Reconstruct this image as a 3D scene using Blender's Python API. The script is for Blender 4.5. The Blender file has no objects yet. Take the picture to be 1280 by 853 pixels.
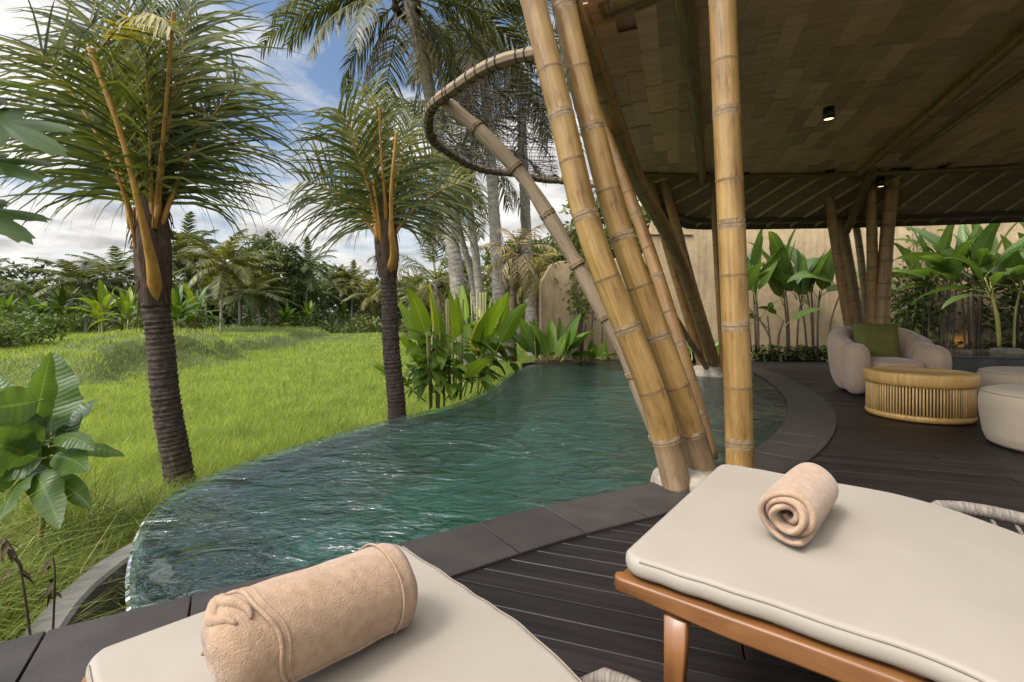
import bpy, bmesh, math, random
import numpy as np
from mathutils import Vector as V, Matrix
from mathutils.geometry import tessellate_polygon

SC = bpy.context.scene
COL = SC.collection
PI = math.pi
R = math.radians
rnd = random.Random(7)

# ------------------------------------------------------------------ camera
CH = 0.95                      # camera height over the deck, metres
cam = bpy.data.cameras.new("camera")
cam.sensor_width = 36.0
cam.lens = 36.0 * 600 / 1280
cam.shift_y = -31.5 / 1280
cam.clip_start = 0.03
cam.clip_end = 2000
camo = bpy.data.objects.new("camera", cam)
camo.location = (0, 0, CH)
camo.rotation_euler = (R(90), 0, 0)
COL.objects.link(camo)
SC.camera = camo


def P(px, py, d):
    return V(((px - 640) / 600 * d, d, CH - (py - 395) / 600 * d))


def G(px, py, z=0.0):
    return P(px, py, (CH - z) * 600 / (py - 395))


# ------------------------------------------------------------------ materials
def new_mat(name):
    m = bpy.data.materials.new(name)
    m.use_nodes = True
    nt = m.node_tree
    nt.nodes.clear()
    out = nt.nodes.new("ShaderNodeOutputMaterial")
    return m, nt, out


def N(nt, kind, **kw):
    n = nt.nodes.new(kind)
    for k, v in kw.items():
        if k in n.inputs:
            n.inputs[k].default_value = v
        else:
            setattr(n, k, v)
    return n


def ramp(nt, fac, stops):
    r = nt.nodes.new("ShaderNodeValToRGB")
    e = r.color_ramp.elements
    while len(e) > len(stops):
        e.remove(e[-1])
    while len(e) < len(stops):
        e.new(0.5)
    for el, (p, c) in zip(e, stops):
        el.position = p
        el.color = (c[0], c[1], c[2], 1)
    nt.links.new(fac, r.inputs[0])
    return r.outputs[0]


def mix(nt, a, b, fac, mode="MIX"):
    m = nt.nodes.new("ShaderNodeMix")
    m.data_type = "RGBA"
    m.blend_type = mode
    for sock, val in ((m.inputs[0], fac), (m.inputs[6], a), (m.inputs[7], b)):
        if hasattr(val, "links"):
            nt.links.new(val, sock)
        elif isinstance(val, (int, float)):
            sock.default_value = val
        else:
            sock.default_value = (val[0], val[1], val[2], 1)
    return m.outputs[2]


def coords(nt, which="Object", scale=(1, 1, 1), rot=(0, 0, 0)):
    tc = nt.nodes.new("ShaderNodeTexCoord")
    mp = nt.nodes.new("ShaderNodeMapping")
    mp.inputs["Scale"].default_value = scale
    mp.inputs["Rotation"].default_value = rot
    nt.links.new(tc.outputs[which], mp.inputs[0])
    return mp.outputs[0]


def noise(nt, vec, scale, detail=3, rough=0.55, dist=0.0):
    n = nt.nodes.new("ShaderNodeTexNoise")
    n.inputs["Scale"].default_value = scale
    n.inputs["Detail"].default_value = detail
    n.inputs["Roughness"].default_value = rough
    n.inputs["Distortion"].default_value = dist
    nt.links.new(vec, n.inputs["Vector"])
    return n.outputs["Fac"]


def bump(nt, height, strength, dist=0.01, normal=None):
    b = nt.nodes.new("ShaderNodeBump")
    b.inputs["Strength"].default_value = strength
    b.inputs["Distance"].default_value = dist
    nt.links.new(height, b.inputs["Height"])
    if normal is not None:
        nt.links.new(normal, b.inputs["Normal"])
    return b.outputs["Normal"]


def island(nt):
    g = nt.nodes.new("ShaderNodeNewGeometry")
    return g.outputs["Random Per Island"]


def objrand(nt):
    return nt.nodes.new("ShaderNodeObjectInfo").outputs["Random"]


def surf(name, c0, c1, rough=0.6, scale=8, which="Object", stretch=(1, 1, 1), isl=0.0, bumps=0.0,
         bscale=None, bdist=0.01, spec=0.4, sheen=0.0, orand=0.0, detail=4, c2=None, metallic=0.0):
    """a two- or three-tone noisy surface with optional variation per island (board, panel, leaf)"""
    m, nt, out = new_mat(name)
    vec = coords(nt, which, stretch)
    f = noise(nt, vec, scale, detail)
    st = [(0.3, c0), (0.7, c1)] if c2 is None else [(0.25, c0), (0.5, c1), (0.75, c2)]
    col = ramp(nt, f, st)
    if isl > 0:
        k = ramp(nt, island(nt), [(0, (1 - isl,) * 3), (1, (1 + isl,) * 3)])
        col = mix(nt, col, k, 1.0, "MULTIPLY")
    if orand > 0:
        k = ramp(nt, objrand(nt), [(0, (1 - orand, 1 - orand * 0.7, 1 - orand)), (1, (1 + orand, 1 + orand * 0.7, 1 - orand))])
        col = mix(nt, col, k, 1.0, "MULTIPLY")
    b = N(nt, "ShaderNodeBsdfPrincipled")
    b.inputs["Roughness"].default_value = rough
    b.inputs["Specular IOR Level"].default_value = spec
    b.inputs["Metallic"].default_value = metallic
    if sheen:
        b.inputs["Sheen Weight"].default_value = sheen
        b.inputs["Sheen Roughness"].default_value = 0.5
    nt.links.new(col, b.inputs["Base Color"])
    if bumps > 0:
        h = noise(nt, vec, bscale or scale * 3, 4)
        nt.links.new(bump(nt, h, bumps, bdist), b.inputs["Normal"])
    nt.links.new(b.outputs[0], out.inputs[0])
    return m


def leafmat(name, dark, light, trans=0.35, rough=0.45, tcol=None, orand=0.0, yellow=None, spec=0.35, veins=0.0, spots=0.0):
    m, nt, out = new_mat(name)
    col = ramp(nt, island(nt), [(0.0, dark), (1.0, light)] if yellow is None else [(0.0, dark), (0.86, light), (0.93, yellow), (1.0, yellow)])
    vec = coords(nt, "Object")
    f = noise(nt, vec, 1.3, 2)
    col = mix(nt, col, ramp(nt, f, [(0.3, (0.72, 0.75, 0.72)), (0.7, (1.2, 1.18, 1.1))]), 1.0, "MULTIPLY")
    if orand > 0:
        k = ramp(nt, objrand(nt), [(0, (1 - orand, 1 - orand * 0.6, 1 - orand * 0.5)), (0.5, (1, 1, 1)), (1, (1 + orand, 1 + orand * 0.5, 1 - orand * 0.3))])
        col = mix(nt, col, k, 1.0, "MULTIPLY")
    nrm = None
    if veins > 0:
        # side veins run obliquely from the midrib (UV: u across the blade, v along it in metres)
        sp_ = nt.nodes.new("ShaderNodeSeparateXYZ")
        nt.links.new(coords(nt, "UV"), sp_.inputs[0])

        def mt(op, a, b=0.0):
            n = nt.nodes.new("ShaderNodeMath")
            n.operation = op
            for s_, v_ in ((n.inputs[0], a), (n.inputs[1], b)):
                if hasattr(v_, "links"):
                    nt.links.new(v_, s_)
                else:
                    s_.default_value = v_
            return n.outputs[0]

        off = mt("ABSOLUTE", mt("SUBTRACT", sp_.outputs[0], 0.5))
        ph = mt("SUBTRACT", mt("MULTIPLY", sp_.outputs[1], veins), mt("MULTIPLY", off, 9.0))
        wob = mt("MULTIPLY", noise(nt, vec, 9.0, 2), 5.0)
        w = mt("SINE", mt("ADD", ph, wob))
        col = mix(nt, col, ramp(nt, mt("MULTIPLY_ADD", w, 0.5), [(0.0, (0.93, 0.94, 0.93)), (0.5, (1.03, 1.03, 1.01))]), 1.0, "MULTIPLY")
        rib = ramp(nt, off, [(0.018, (1.7, 1.55, 1.5)), (0.04, (1, 1, 1))])
        col = mix(nt, col, rib, 1.0, "MULTIPLY")
        dry = ramp(nt, noise(nt, vec, 5.0, 4, 0.65), [(0.64, (1, 1, 1)), (0.70, (1.5, 1.0, 0.55))])
        col = mix(nt, col, dry, 0.7, "MULTIPLY")
        nrm = bump(nt, w, 0.2, 0.005)
    b = N(nt, "ShaderNodeBsdfPrincipled")
    b.inputs["Roughness"].default_value = rough
    b.inputs["Specular IOR Level"].default_value = spec
    nt.links.new(col, b.inputs["Base Color"])
    if nrm is not None:
        nt.links.new(nrm, b.inputs["Normal"])
    t = N(nt, "ShaderNodeBsdfTranslucent")
    tc = mix(nt, col, (1.5, 1.45, 0.6), 1.0, "MULTIPLY")
    nt.links.new(tc, t.inputs["Color"])
    mx = N(nt, "ShaderNodeMixShader")
    mx.inputs[0].default_value = trans
    nt.links.new(b.outputs[0], mx.inputs[1])
    nt.links.new(t.outputs[0], mx.inputs[2])
    nt.links.new(mx.outputs[0], out.inputs[0])
    return m


def bamboo_mat(name, c0, c1, c2, rough=0.32):
    """culm: long fibres along the pole (UV v runs along it in metres)"""
    m, nt, out = new_mat(name)
    uv = coords(nt, "UV", (1, 1, 1))
    ml = nt.nodes.new("ShaderNodeMapping")
    ml.inputs["Scale"].default_value = (30, 0.9, 1)
    nt.links.new(uv, ml.inputs[0])
    f1 = noise(nt, ml.outputs[0], 1.0, 4)
    m2 = nt.nodes.new("ShaderNodeMapping")
    m2.inputs["Scale"].default_value = (3, 1.6, 1)
    nt.links.new(uv, m2.inputs[0])
    f2 = noise(nt, m2.outputs[0], 1.3, 4, 0.6, 0.5)
    col = ramp(nt, f2, [(0.28, c0), (0.5, c1), (0.72, c2)])
    col = mix(nt, col, ramp(nt, f1, [(0.3, (0.72, 0.70, 0.66)), (0.62, (1.1, 1.1, 1.1))]), 1.0, "MULTIPLY")
    col = mix(nt, col, ramp(nt, objrand(nt), [(0, (0.80, 0.76, 0.70)), (0.5, (1, 1, 1)), (1, (1.08, 1.12, 1.15))]), 1.0, "MULTIPLY")
    m3 = nt.nodes.new("ShaderNodeMapping")
    m3.inputs["Scale"].default_value = (9, 3.5, 1)
    nt.links.new(uv, m3.inputs[0])
    f3 = noise(nt, m3.outputs[0], 1.6, 5, 0.7)
    col = mix(nt, col, ramp(nt, f3, [(0.54, (1, 1, 1)), (0.68, (0.5, 0.42, 0.33))]), 0.85, "MULTIPLY")
    b = N(nt, "ShaderNodeBsdfPrincipled")
    b.inputs["Specular IOR Level"].default_value = 0.45
    nt.links.new(ramp(nt, f1, [(0.3, (rough + 0.12,) * 3), (0.7, (rough,) * 3)]), b.inputs["Roughness"])
    nt.links.new(col, b.inputs["Base Color"])
    nt.links.new(bump(nt, f1, 0.25, 0.004), b.inputs["Normal"])
    nt.links.new(b.outputs[0], out.inputs[0])
    return m


def wood_mat(name, c0, c1, rough=0.35, axis=(1, 12, 12), scale=1.6, isl=0.0, bumps=0.1, which="Object", spec=0.45):
    m, nt, out = new_mat(name)
    vec = coords(nt, which, axis)
    f = noise(nt, vec, scale, 5, 0.6, 0.6)
    col = ramp(nt, f, [(0.32, c0), (0.66, c1)])
    if isl:
        k = ramp(nt, island(nt), [(0, (1 - isl,) * 3), (1, (1 + isl,) * 3)])
        col = mix(nt, col, k, 1.0, "MULTIPLY")
    b = N(nt, "ShaderNodeBsdfPrincipled")
    b.inputs["Specular IOR Level"].default_value = spec
    nt.links.new(ramp(nt, f, [(0.3, (rough + 0.15,) * 3), (0.7, (rough,) * 3)]), b.inputs["Roughness"])
    nt.links.new(col, b.inputs["Base Color"])
    nt.links.new(bump(nt, f, bumps, 0.005), b.inputs["Normal"])
    nt.links.new(b.outputs[0], out.inputs[0])
    return m


M = {}
M["bamboo"] = bamboo_mat("golden_bamboo", (0.165, 0.09, 0.026), (0.265, 0.152, 0.046), (0.345, 0.215, 0.072))
M["bamboo_old"] = bamboo_mat("weathered_bamboo", (0.13, 0.085, 0.045), (0.22, 0.14, 0.07), (0.34, 0.23, 0.13), 0.5)
M["bamboo_olive"] = bamboo_mat("olive_bamboo", (0.16, 0.11, 0.05), (0.24, 0.17, 0.08), (0.33, 0.24, 0.12), 0.4)
M["bamboo_amber"] = bamboo_mat("amber_bamboo", (0.22, 0.12, 0.042), (0.31, 0.175, 0.06), (0.38, 0.225, 0.085), 0.35)
M["node"] = surf("bamboo_node", (0.15, 0.095, 0.045), (0.33, 0.235, 0.13), 0.7, 22, bumps=0.4)
M["node_dark"] = surf("bamboo_node_line", (0.12, 0.07, 0.028), (0.22, 0.135, 0.055), 0.7, 30)
M["shingle"] = wood_mat("ceiling_shingle", (0.57, 0.355, 0.235), (0.73, 0.485, 0.335), 0.45, (1, 14, 1), 1.2, isl=0.27, bumps=0.3, which="UV")
M["soffit"] = wood_mat("eave_matting", (0.21, 0.145, 0.095), (0.31, 0.22, 0.148), 0.7, (1, 8, 1), 2, isl=0.2, bumps=0.3)
M["thatch"] = surf("roof_thatch", (0.06, 0.05, 0.035), (0.14, 0.11, 0.075), 0.9, 20, bumps=0.8, bdist=0.03)
M["deck"] = wood_mat("black_stained_deck", (0.0055, 0.0046, 0.0043), (0.0165, 0.0132, 0.0122), 0.40, (1.2, 26, 1), 1.3, isl=0.35, bumps=0.35, which="UV", spec=0.25)
M["coping"] = surf("dark_stone_coping", (0.022, 0.0185, 0.0165), (0.040, 0.034, 0.030), 0.5, 5, isl=0.16, bumps=0.25, bscale=70, bdist=0.004, spec=0.35)
M["lightstone"] = surf("pale_footing_stone", (0.17, 0.145, 0.105), (0.38, 0.33, 0.255), 0.85, 9, bumps=0.8, bdist=0.02)
def plaster_mat(name, c0, c1):
    """hand-floated clay: cloudy tone, trowel marks and a few rain streaks"""
    m, nt, out = new_mat(name)
    v = coords(nt, "Object")
    col = ramp(nt, noise(nt, v, 0.9, 6, 0.6), [(0.3, c0), (0.7, c1)])
    col = mix(nt, col, ramp(nt, noise(nt, coords(nt, "Object", (5, 5, 0.35)), 1.4, 4, 0.6), [(0.52, (1, 1, 1)), (0.72, (0.68, 0.64, 0.58))]), 0.8, "MULTIPLY")
    col = mix(nt, col, ramp(nt, noise(nt, v, 7, 5, 0.7), [(0.35, (0.88, 0.87, 0.86)), (0.65, (1.06, 1.06, 1.05))]), 1.0, "MULTIPLY")
    b = N(nt, "ShaderNodeBsdfPrincipled")
    b.inputs["Roughness"].default_value = 0.88
    b.inputs["Specular IOR Level"].default_value = 0.2
    nt.links.new(col, b.inputs["Base Color"])
    nt.links.new(bump(nt, noise(nt, v, 9, 6, 0.65), 0.5, 0.03), b.inputs["Normal"])
    nt.links.new(b.outputs[0], out.inputs[0])
    return m


M["wallplaster"] = plaster_mat("tan_clay_plaster", (0.225, 0.168, 0.096), (0.35, 0.268, 0.158))
M["concrete"] = surf("grey_basin_concrete", (0.10, 0.095, 0.085), (0.17, 0.16, 0.145), 0.8, 6, bumps=0.3)
M["polish"] = surf("polished_grey_stone", (0.06, 0.058, 0.055), (0.12, 0.115, 0.11), 0.16, 3, bumps=0.03)
M["cushion"] = surf("cream_cushion_canvas", (0.265, 0.230, 0.185), (0.300, 0.262, 0.212), 0.62, 3, bumps=0.3, bscale=7, bdist=0.006, spec=0.25)
M["seam"] = surf("cushion_seam", (0.20, 0.17, 0.13), (0.24, 0.205, 0.16), 0.8, 30)
M["teak"] = wood_mat("oiled_teak", (0.105, 0.042, 0.013), (0.21, 0.09, 0.028), 0.3, (3, 25, 25), 1.6, bumps=0.08, which="UV")
M["rope"] = surf("taupe_rope", (0.07, 0.06, 0.047), (0.24, 0.20, 0.155), 0.7, 1.0, which="UV", stretch=(1.5, 190, 1), bumps=0.8, bscale=1.0, bdist=0.004)
M["towel"] = surf("beige_towel_terry", (0.275, 0.180, 0.112), (0.375, 0.252, 0.162), 0.95, 60, bumps=0.65, bscale=300, bdist=0.004, spec=0.1, sheen=0.25, detail=5)
M["boucle"] = surf("taupe_velvet", (0.42, 0.295, 0.195), (0.49, 0.35, 0.24), 0.75, 5, bumps=0.08, bscale=300, sheen=0.3, spec=0.2)
M["pouf"] = surf("sand_upholstery", (0.44, 0.345, 0.235), (0.50, 0.40, 0.28), 0.8, 4, bumps=0.1, bscale=300, sheen=0.1, spec=0.2)
M["olive_cloth"] = surf("olive_green_linen", (0.115, 0.115, 0.030), (0.16, 0.155, 0.045), 0.85, 12, bumps=0.3, bscale=300, bdist=0.002, spec=0.15)
M["table"] = wood_mat("laminated_bamboo", (0.44, 0.235, 0.062), (0.62, 0.375, 0.12), 0.3, (1.5, 40, 3), 1.0, bumps=0.04)
M["slat"] = surf("table_slats", (0.42, 0.25, 0.085), (0.58, 0.37, 0.14), 0.5, 4, isl=0.2)
M["inner"] = surf("table_core", (0.05, 0.035, 0.02), (0.08, 0.055, 0.03), 0.8, 6)
M["black"] = surf("black_metal", (0.012, 0.012, 0.012), (0.02, 0.02, 0.02), 0.4, 8)
M["cord"] = surf("dark_cord", (0.025, 0.019, 0.014), (0.06, 0.045, 0.032), 0.8, 50)
M["twig"] = surf("bundled_sticks", (0.17, 0.12, 0.07), (0.33, 0.245, 0.15), 0.7, 3, which="UV", stretch=(30, 3, 1), bumps=0.4)
M["twig_dark"] = surf("dark_bundled_sticks", (0.04, 0.03, 0.022), (0.10, 0.075, 0.05), 0.8, 3, which="UV", stretch=(30, 3, 1), bumps=0.4)
M["net"] = surf("grey_net_cord", (0.045, 0.042, 0.04), (0.11, 0.10, 0.095), 0.8, 20)
M["batten"] = surf("pale_battens", (0.40, 0.29, 0.16), (0.60, 0.46, 0.28), 0.5, 6)
M["soil"] = surf("damp_soil", (0.03, 0.022, 0.014), (0.07, 0.052, 0.03), 0.95, 6, bumps=0.7, bdist=0.03)
M["ground"] = surf("grassy_ground", (0.045, 0.062, 0.014), (0.10, 0.125, 0.03), 0.95, 0.9, bumps=0.8, bscale=9, bdist=0.05)
M["trunk_dark"] = surf("ringed_palm_bark", (0.014, 0.010, 0.008), (0.115, 0.082, 0.06), 0.9, 22, stretch=(1, 1, 3), bumps=1.0, bscale=60, bdist=0.02, detail=6)
M["boot"] = surf("fibrous_palm_sheath", (0.03, 0.02, 0.013), (0.12, 0.075, 0.04), 0.9, 18, stretch=(4, 4, 0.6), bumps=1.0, bscale=40, bdist=0.02, detail=6)
M["trunk_pale"] = surf("pale_palm_bark", (0.14, 0.125, 0.10), (0.36, 0.33, 0.27), 0.9, 5, stretch=(1, 1, 2.5), bumps=0.6, bscale=24, bdist=0.02, detail=6)
M["trunk_brown"] = surf("brown_bark", (0.07, 0.05, 0.035), (0.17, 0.125, 0.09), 0.9, 7, stretch=(1, 1, 3), bumps=0.7, bdist=0.02)
M["stalk"] = surf("orange_leaf_stalk", (0.22, 0.105, 0.025), (0.42, 0.215, 0.045), 0.5, 7, stretch=(3, 3, 0.7), bumps=0.3, bscale=30, c2=(0.40, 0.26, 0.08))
M["greenstalk"] = surf("green_leaf_stalk", (0.14, 0.15, 0.035), (0.24, 0.23, 0.06), 0.45, 5)
M["darkstem"] = surf("dark_plant_stem", (0.03, 0.022, 0.014), (0.075, 0.05, 0.03), 0.6, 8)
M["palmleaf"] = leafmat("coconut_leaflet", (0.034, 0.055, 0.011), (0.165, 0.185, 0.036), 0.32, 0.42, yellow=(0.27, 0.25, 0.07))
M["palmleaf_tall"] = leafmat("tall_palm_leaflet", (0.050, 0.058, 0.020), (0.125, 0.125, 0.045), 0.3, 0.4, yellow=(0.24, 0.2, 0.04), orand=0.2)
M["palmleaf_far"] = leafmat("far_palm_leaflet", (0.04, 0.058, 0.017), (0.155, 0.165, 0.048), 0.25, 0.5, orand=0.35)
M["dryleaf"] = leafmat("dry_palm_leaflet", (0.15, 0.11, 0.06), (0.34, 0.27, 0.16), 0.25, 0.7)
M["yellowpalm"] = leafmat("yellowing_leaflet", (0.15, 0.14, 0.035), (0.34, 0.29, 0.09), 0.3, 0.5)
M["banana"] = leafmat("banana_leaf", (0.045, 0.085, 0.014), (0.115, 0.18, 0.028), 0.40, 0.32, orand=0.3, yellow=(0.2, 0.24, 0.03), veins=110)
M["banana_near"] = leafmat("young_banana_leaf", (0.06, 0.115, 0.03), (0.14, 0.22, 0.055), 0.45, 0.35, veins=190)
M["paddle"] = leafmat("bright_paddle_leaf", (0.08, 0.16, 0.012), (0.24, 0.33, 0.03), 0.42, 0.3, yellow=(0.42, 0.36, 0.02), veins=160)
M["cannaleaf"] = leafmat("glossy_broad_leaf", (0.05, 0.11, 0.016), (0.14, 0.21, 0.03), 0.3, 0.28, spec=0.5, veins=170)
M["underleaf"] = leafmat("mid_green_leaf", (0.045, 0.095, 0.013), (0.15, 0.22, 0.03), 0.35, 0.5, spec=0.2, veins=200)
M["wallplant"] = leafmat("wall_paddle_leaf", (0.04, 0.085, 0.022), (0.125, 0.19, 0.045), 0.4, 0.33, spec=0.5, veins=150)  # deeper green leaf of the plants along the wall
M["treeleaf"] = leafmat("broadleaf_foliage", (0.035, 0.056, 0.016), (0.14, 0.165, 0.042), 0.25, 0.5, orand=0.3)
M["forestleaf"] = leafmat("forest_foliage", (0.022, 0.034, 0.014), (0.07, 0.088, 0.028), 0.2, 0.6)
M["shrubleaf"] = leafmat("shrub_foliage", (0.05, 0.085, 0.016), (0.16, 0.20, 0.035), 0.3, 0.5, orand=0.3)
M["coverleaf"] = leafmat("ground_cover_leaf", (0.025, 0.045, 0.012), (0.075, 0.115, 0.028), 0.25, 0.4)
M["lobed"] = leafmat("lobed_leaf", (0.028, 0.065, 0.014), (0.075, 0.125, 0.028), 0.4, 0.4)
M["rice"] = leafmat("rice_blade", (0.14, 0.205, 0.045), (0.39, 0.45, 0.115), 0.42, 0.55, spec=0.2)
M["wildgrass"] = leafmat("wild_grass_blade", (0.05, 0.085, 0.012), (0.24, 0.29, 0.05), 0.35, 0.5, yellow=(0.36, 0.33, 0.13), spec=0.2)


def emis(name, col, s):
    m, nt, out = new_mat(name)
    e = N(nt, "ShaderNodeEmission")
    e.inputs[0].default_value = (*col, 1)
    e.inputs[1].default_value = s
    nt.links.new(e.outputs[0], out.inputs[0])
    return m


M["lamp"] = emis("warm_lamp_glass", (1.0, 0.62, 0.28), 2)


def water_mat():
    m, nt, out = new_mat("pool_water")
    v = coords(nt, "Object")
    mp = nt.nodes.new("ShaderNodeMapping")
    mp.inputs["Scale"].default_value = (1.0, 1.55, 1)
    mp.inputs["Rotation"].default_value = (0, 0, R(-25))
    nt.links.new(v, mp.inputs[0])
    n0 = noise(nt, v, 0.55, 1, 0.5, 1.5)
    n1 = noise(nt, mp.outputs[0], 2.6, 2, 0.5, 0.9)
    n2 = noise(nt, mp.outputs[0], 8.0, 3, 0.6, 1.5)
    n3 = noise(nt, v, 21.0, 2, 0.5, 0.9)
    calm = ramp(nt, n0, [(0.36, (0.30,) * 3), (0.60, (1.0,) * 3)])
    n2c = mix(nt, n2, calm, 1.0, "MULTIPLY")
    n3c = mix(nt, n3, calm, 1.0, "MULTIPLY")
    nb = bump(nt, n1, 0.75, 0.075)
    nb = bump(nt, n2c, 0.85, 0.042, nb)
    nb = bump(nt, n3c, 0.4, 0.006, nb)
    fr = N(nt, "ShaderNodeFresnel")
    fr.inputs["IOR"].default_value = 1.9
    nt.links.new(nb, fr.inputs["Normal"])
    g = N(nt, "ShaderNodeBsdfGlossy")
    g.inputs["Roughness"].default_value = 0.07
    nt.links.new(nb, g.inputs["Normal"])
    t = N(nt, "ShaderNodeBsdfTransparent")
    t.inputs[0].default_value = (0.56, 0.82, 0.77, 1)
    d = N(nt, "ShaderNodeBsdfDiffuse")                  # fine bubbles in the churned water
    d.inputs[0].default_value = (0.08, 0.18, 0.145, 1)
    nt.links.new(nb, d.inputs["Normal"])
    m1 = N(nt, "ShaderNodeMixShader")
    m1.inputs[0].default_value = 0.09
    nt.links.new(t.outputs[0], m1.inputs[1])
    nt.links.new(d.outputs[0], m1.inputs[2])
    mx = N(nt, "ShaderNodeMixShader")
    nt.links.new(fr.outputs[0], mx.inputs[0])
    nt.links.new(m1.outputs[0], mx.inputs[1])
    nt.links.new(g.outputs[0], mx.inputs[2])
    nt.links.new(mx.outputs[0], out.inputs[0])
    return m


M["water"] = water_mat()


def tile_mat(name, c0, c1, size, rough=0.5):
    m, nt, out = new_mat(name)
    v = coords(nt, "Object")
    br = nt.nodes.new("ShaderNodeTexBrick")
    br.offset = 0.0
    br.inputs["Scale"].default_value = 1.0
    br.inputs["Brick Width"].default_value = size
    br.inputs["Row Height"].default_value = size
    br.inputs["Mortar Size"].default_value = 0.004
    br.inputs["Color1"].default_value = (*c0, 1)
    br.inputs["Color2"].default_value = (*c1, 1)
    br.inputs["Mortar"].default_value = (c0[0] * 0.6, c0[1] * 0.6, c0[2] * 0.6, 1)
    nt.links.new(v, br.inputs["Vector"])
    f = noise(nt, v, 2.2, 5)
    col = mix(nt, br.outputs[0], ramp(nt, f, [(0.3, (0.7, 0.72, 0.72)), (0.7, (1.2, 1.2, 1.2))]), 1.0, "MULTIPLY")
    b = N(nt, "ShaderNodeBsdfPrincipled")
    b.inputs["Roughness"].default_value = rough
    nt.links.new(col, b.inputs["Base Color"])
    nt.links.new(b.outputs[0], out.inputs[0])
    return m


M["pooltile"] = surf("green_pool_stone", (0.06, 0.17, 0.132), (0.12, 0.28, 0.225), 0.5, 2.2, detail=6)
M["poolrim"] = surf("black_pebble_rim", (0.015, 0.015, 0.016), (0.11, 0.11, 0.112), 0.22, 7, bumps=0.6, bscale=45, bdist=0.01, detail=5)


# ------------------------------------------------------------------ mesh helpers
class MB:
    def __init__(s):
        s.v, s.f, s.m, s.uv = [], [], [], []

    def vert(s, p):
        s.v.append((p[0], p[1], p[2]))
        return len(s.v) - 1

    def face(s, idx, m=0, uv=None):
        s.f.append(tuple(idx))
        s.m.append(m)
        s.uv.append(uv)

    def grid(s, rows, m=0, closed_u=False, closed_v=False, uvs=None):
        """rows of points -> quads; closed_u joins the ends of each row"""
        base = len(s.v)
        nr, nc = len(rows), len(rows[0])
        for r in rows:
            for p in r:
                s.v.append((p[0], p[1], p[2]))
        for i in range(nr if closed_v else nr - 1):
            i2 = (i + 1) % nr
            for j in range(nc if closed_u else nc - 1):
                j2 = (j + 1) % nc
                uv = None
                if uvs:
                    uv = uvs(i, j)
                mm = m(i, j) if callable(m) else m
                s.face((base + i * nc + j, base + i * nc + j2, base + i2 * nc + j2, base + i2 * nc + j), mm, uv)
        return base

    def tube(s, pts, rad, n=10, m=0, cap=True, flute=None, vscale=1.0, squash=None):
        pts = [V(p) for p in pts]
        k = len(pts)
        if not hasattr(rad, "__len__"):
            rad = [rad] * k
        T = []
        for i in range(k):
            a = pts[max(0, i - 1)]
            b = pts[min(k - 1, i + 1)]
            t = (b - a)
            T.append(t.normalized() if t.length > 1e-9 else (T[-1] if T else V((0, 0, 1))))
        up = V((0, 0, 1)) if abs(T[0].z) < 0.9 else V((1, 0, 0))
        x = T[0].cross(up).normalized()
        rows, L, acc = [], [], 0.0
        for i in range(k):
            x = (x - T[i] * x.dot(T[i])).normalized()
            y = T[i].cross(x)
            if i:
                acc += (pts[i] - pts[i - 1]).length
            L.append(acc)
            row = []
            for j in range(n):
                a = 2 * PI * j / n
                rr = rad[i] * (flute(a, acc) if flute else 1.0)
                row.append(pts[i] + x * (math.cos(a) * rr) + y * (math.sin(a) * rr))
            rows.append(row)
        def uvs(i, j):
            return ((j / n, L[i] * vscale), ((j + 1) / n, L[i] * vscale), ((j + 1) / n, L[i + 1] * vscale), (j / n, L[i + 1] * vscale))
        base = s.grid(rows, m, closed_u=True, uvs=uvs)
        if cap:
            mm0 = m(0, 0) if callable(m) else m
            mm1 = m(k - 2, 0) if callable(m) else m
            s.face(tuple(base + j for j in reversed(range(n))), mm0)
            s.face(tuple(base + (k - 1) * n + j for j in range(n)), mm1)
        return base

    def box(s, c, size, rz=0.0, m=0):
        c = V(c)
        h = V(size) * 0.5
        b = len(s.v)
        ca, sa = math.cos(rz), math.sin(rz)
        for dz in (-1, 1):
            for dx, dy in ((-1, -1), (1, -1), (1, 1), (-1, 1)):
                x, y = dx * h.x, dy * h.y
                s.v.append((c.x + x * ca - y * sa, c.y + x * sa + y * ca, c.z + dz * h.z))
        for q in ((3, 2, 1, 0), (4, 5, 6, 7), (0, 1, 5, 4), (1, 2, 6, 5), (2, 3, 7, 6), (3, 0, 4, 7)):
            s.face([b + i for i in q], m)

    def prism(s, poly, z0, z1, m=0):
        """plan polygon (counter-clockwise) between two heights"""
        n = len(poly)
        b = len(s.v)
        for z in (z0, z1):
            for p in poly:
                s.v.append((p[0], p[1], z))
        for i in range(n):
            j = (i + 1) % n
            s.face((b + i, b + j, b + n + j, b + n + i), m)
        s.face([b + n + i for i in range(n)], m)
        s.face([b + i for i in reversed(range(n))], m)

    def build(s, name, mats, parent=None, smooth=True, loc=None):
        me = bpy.data.meshes.new(name)
        me.from_pydata(s.v, [], s.f)
        if not isinstance(mats, (list, tuple)):
            mats = [mats]
        for mt in mats:
            me.materials.append(mt)
        if len(mats) > 1:
            me.polygons.foreach_set("material_index", s.m)
        if any(u is not None for u in s.uv):
            lay = me.uv_layers.new(name="UVMap")
            flat = []
            for f, u in zip(s.f, s.uv):
                if u is None:
                    flat.extend([0.0, 0.0] * len(f))
                else:
                    for a in u:
                        flat.extend((a[0], a[1]))
            lay.data.foreach_set("uv", flat)
        if smooth:
            me.polygons.foreach_set("use_smooth", [True] * len(me.polygons))
        me.update()
        o = bpy.data.objects.new(name, me)
        COL.objects.link(o)
        if parent is not None:
            o.parent = parent
            o.matrix_parent_inverse = Matrix.Translation(-V(parent["origin"])) if "origin" in parent else Matrix.Identity(4)
        if loc is not None:
            o.location = loc
        return o


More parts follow.
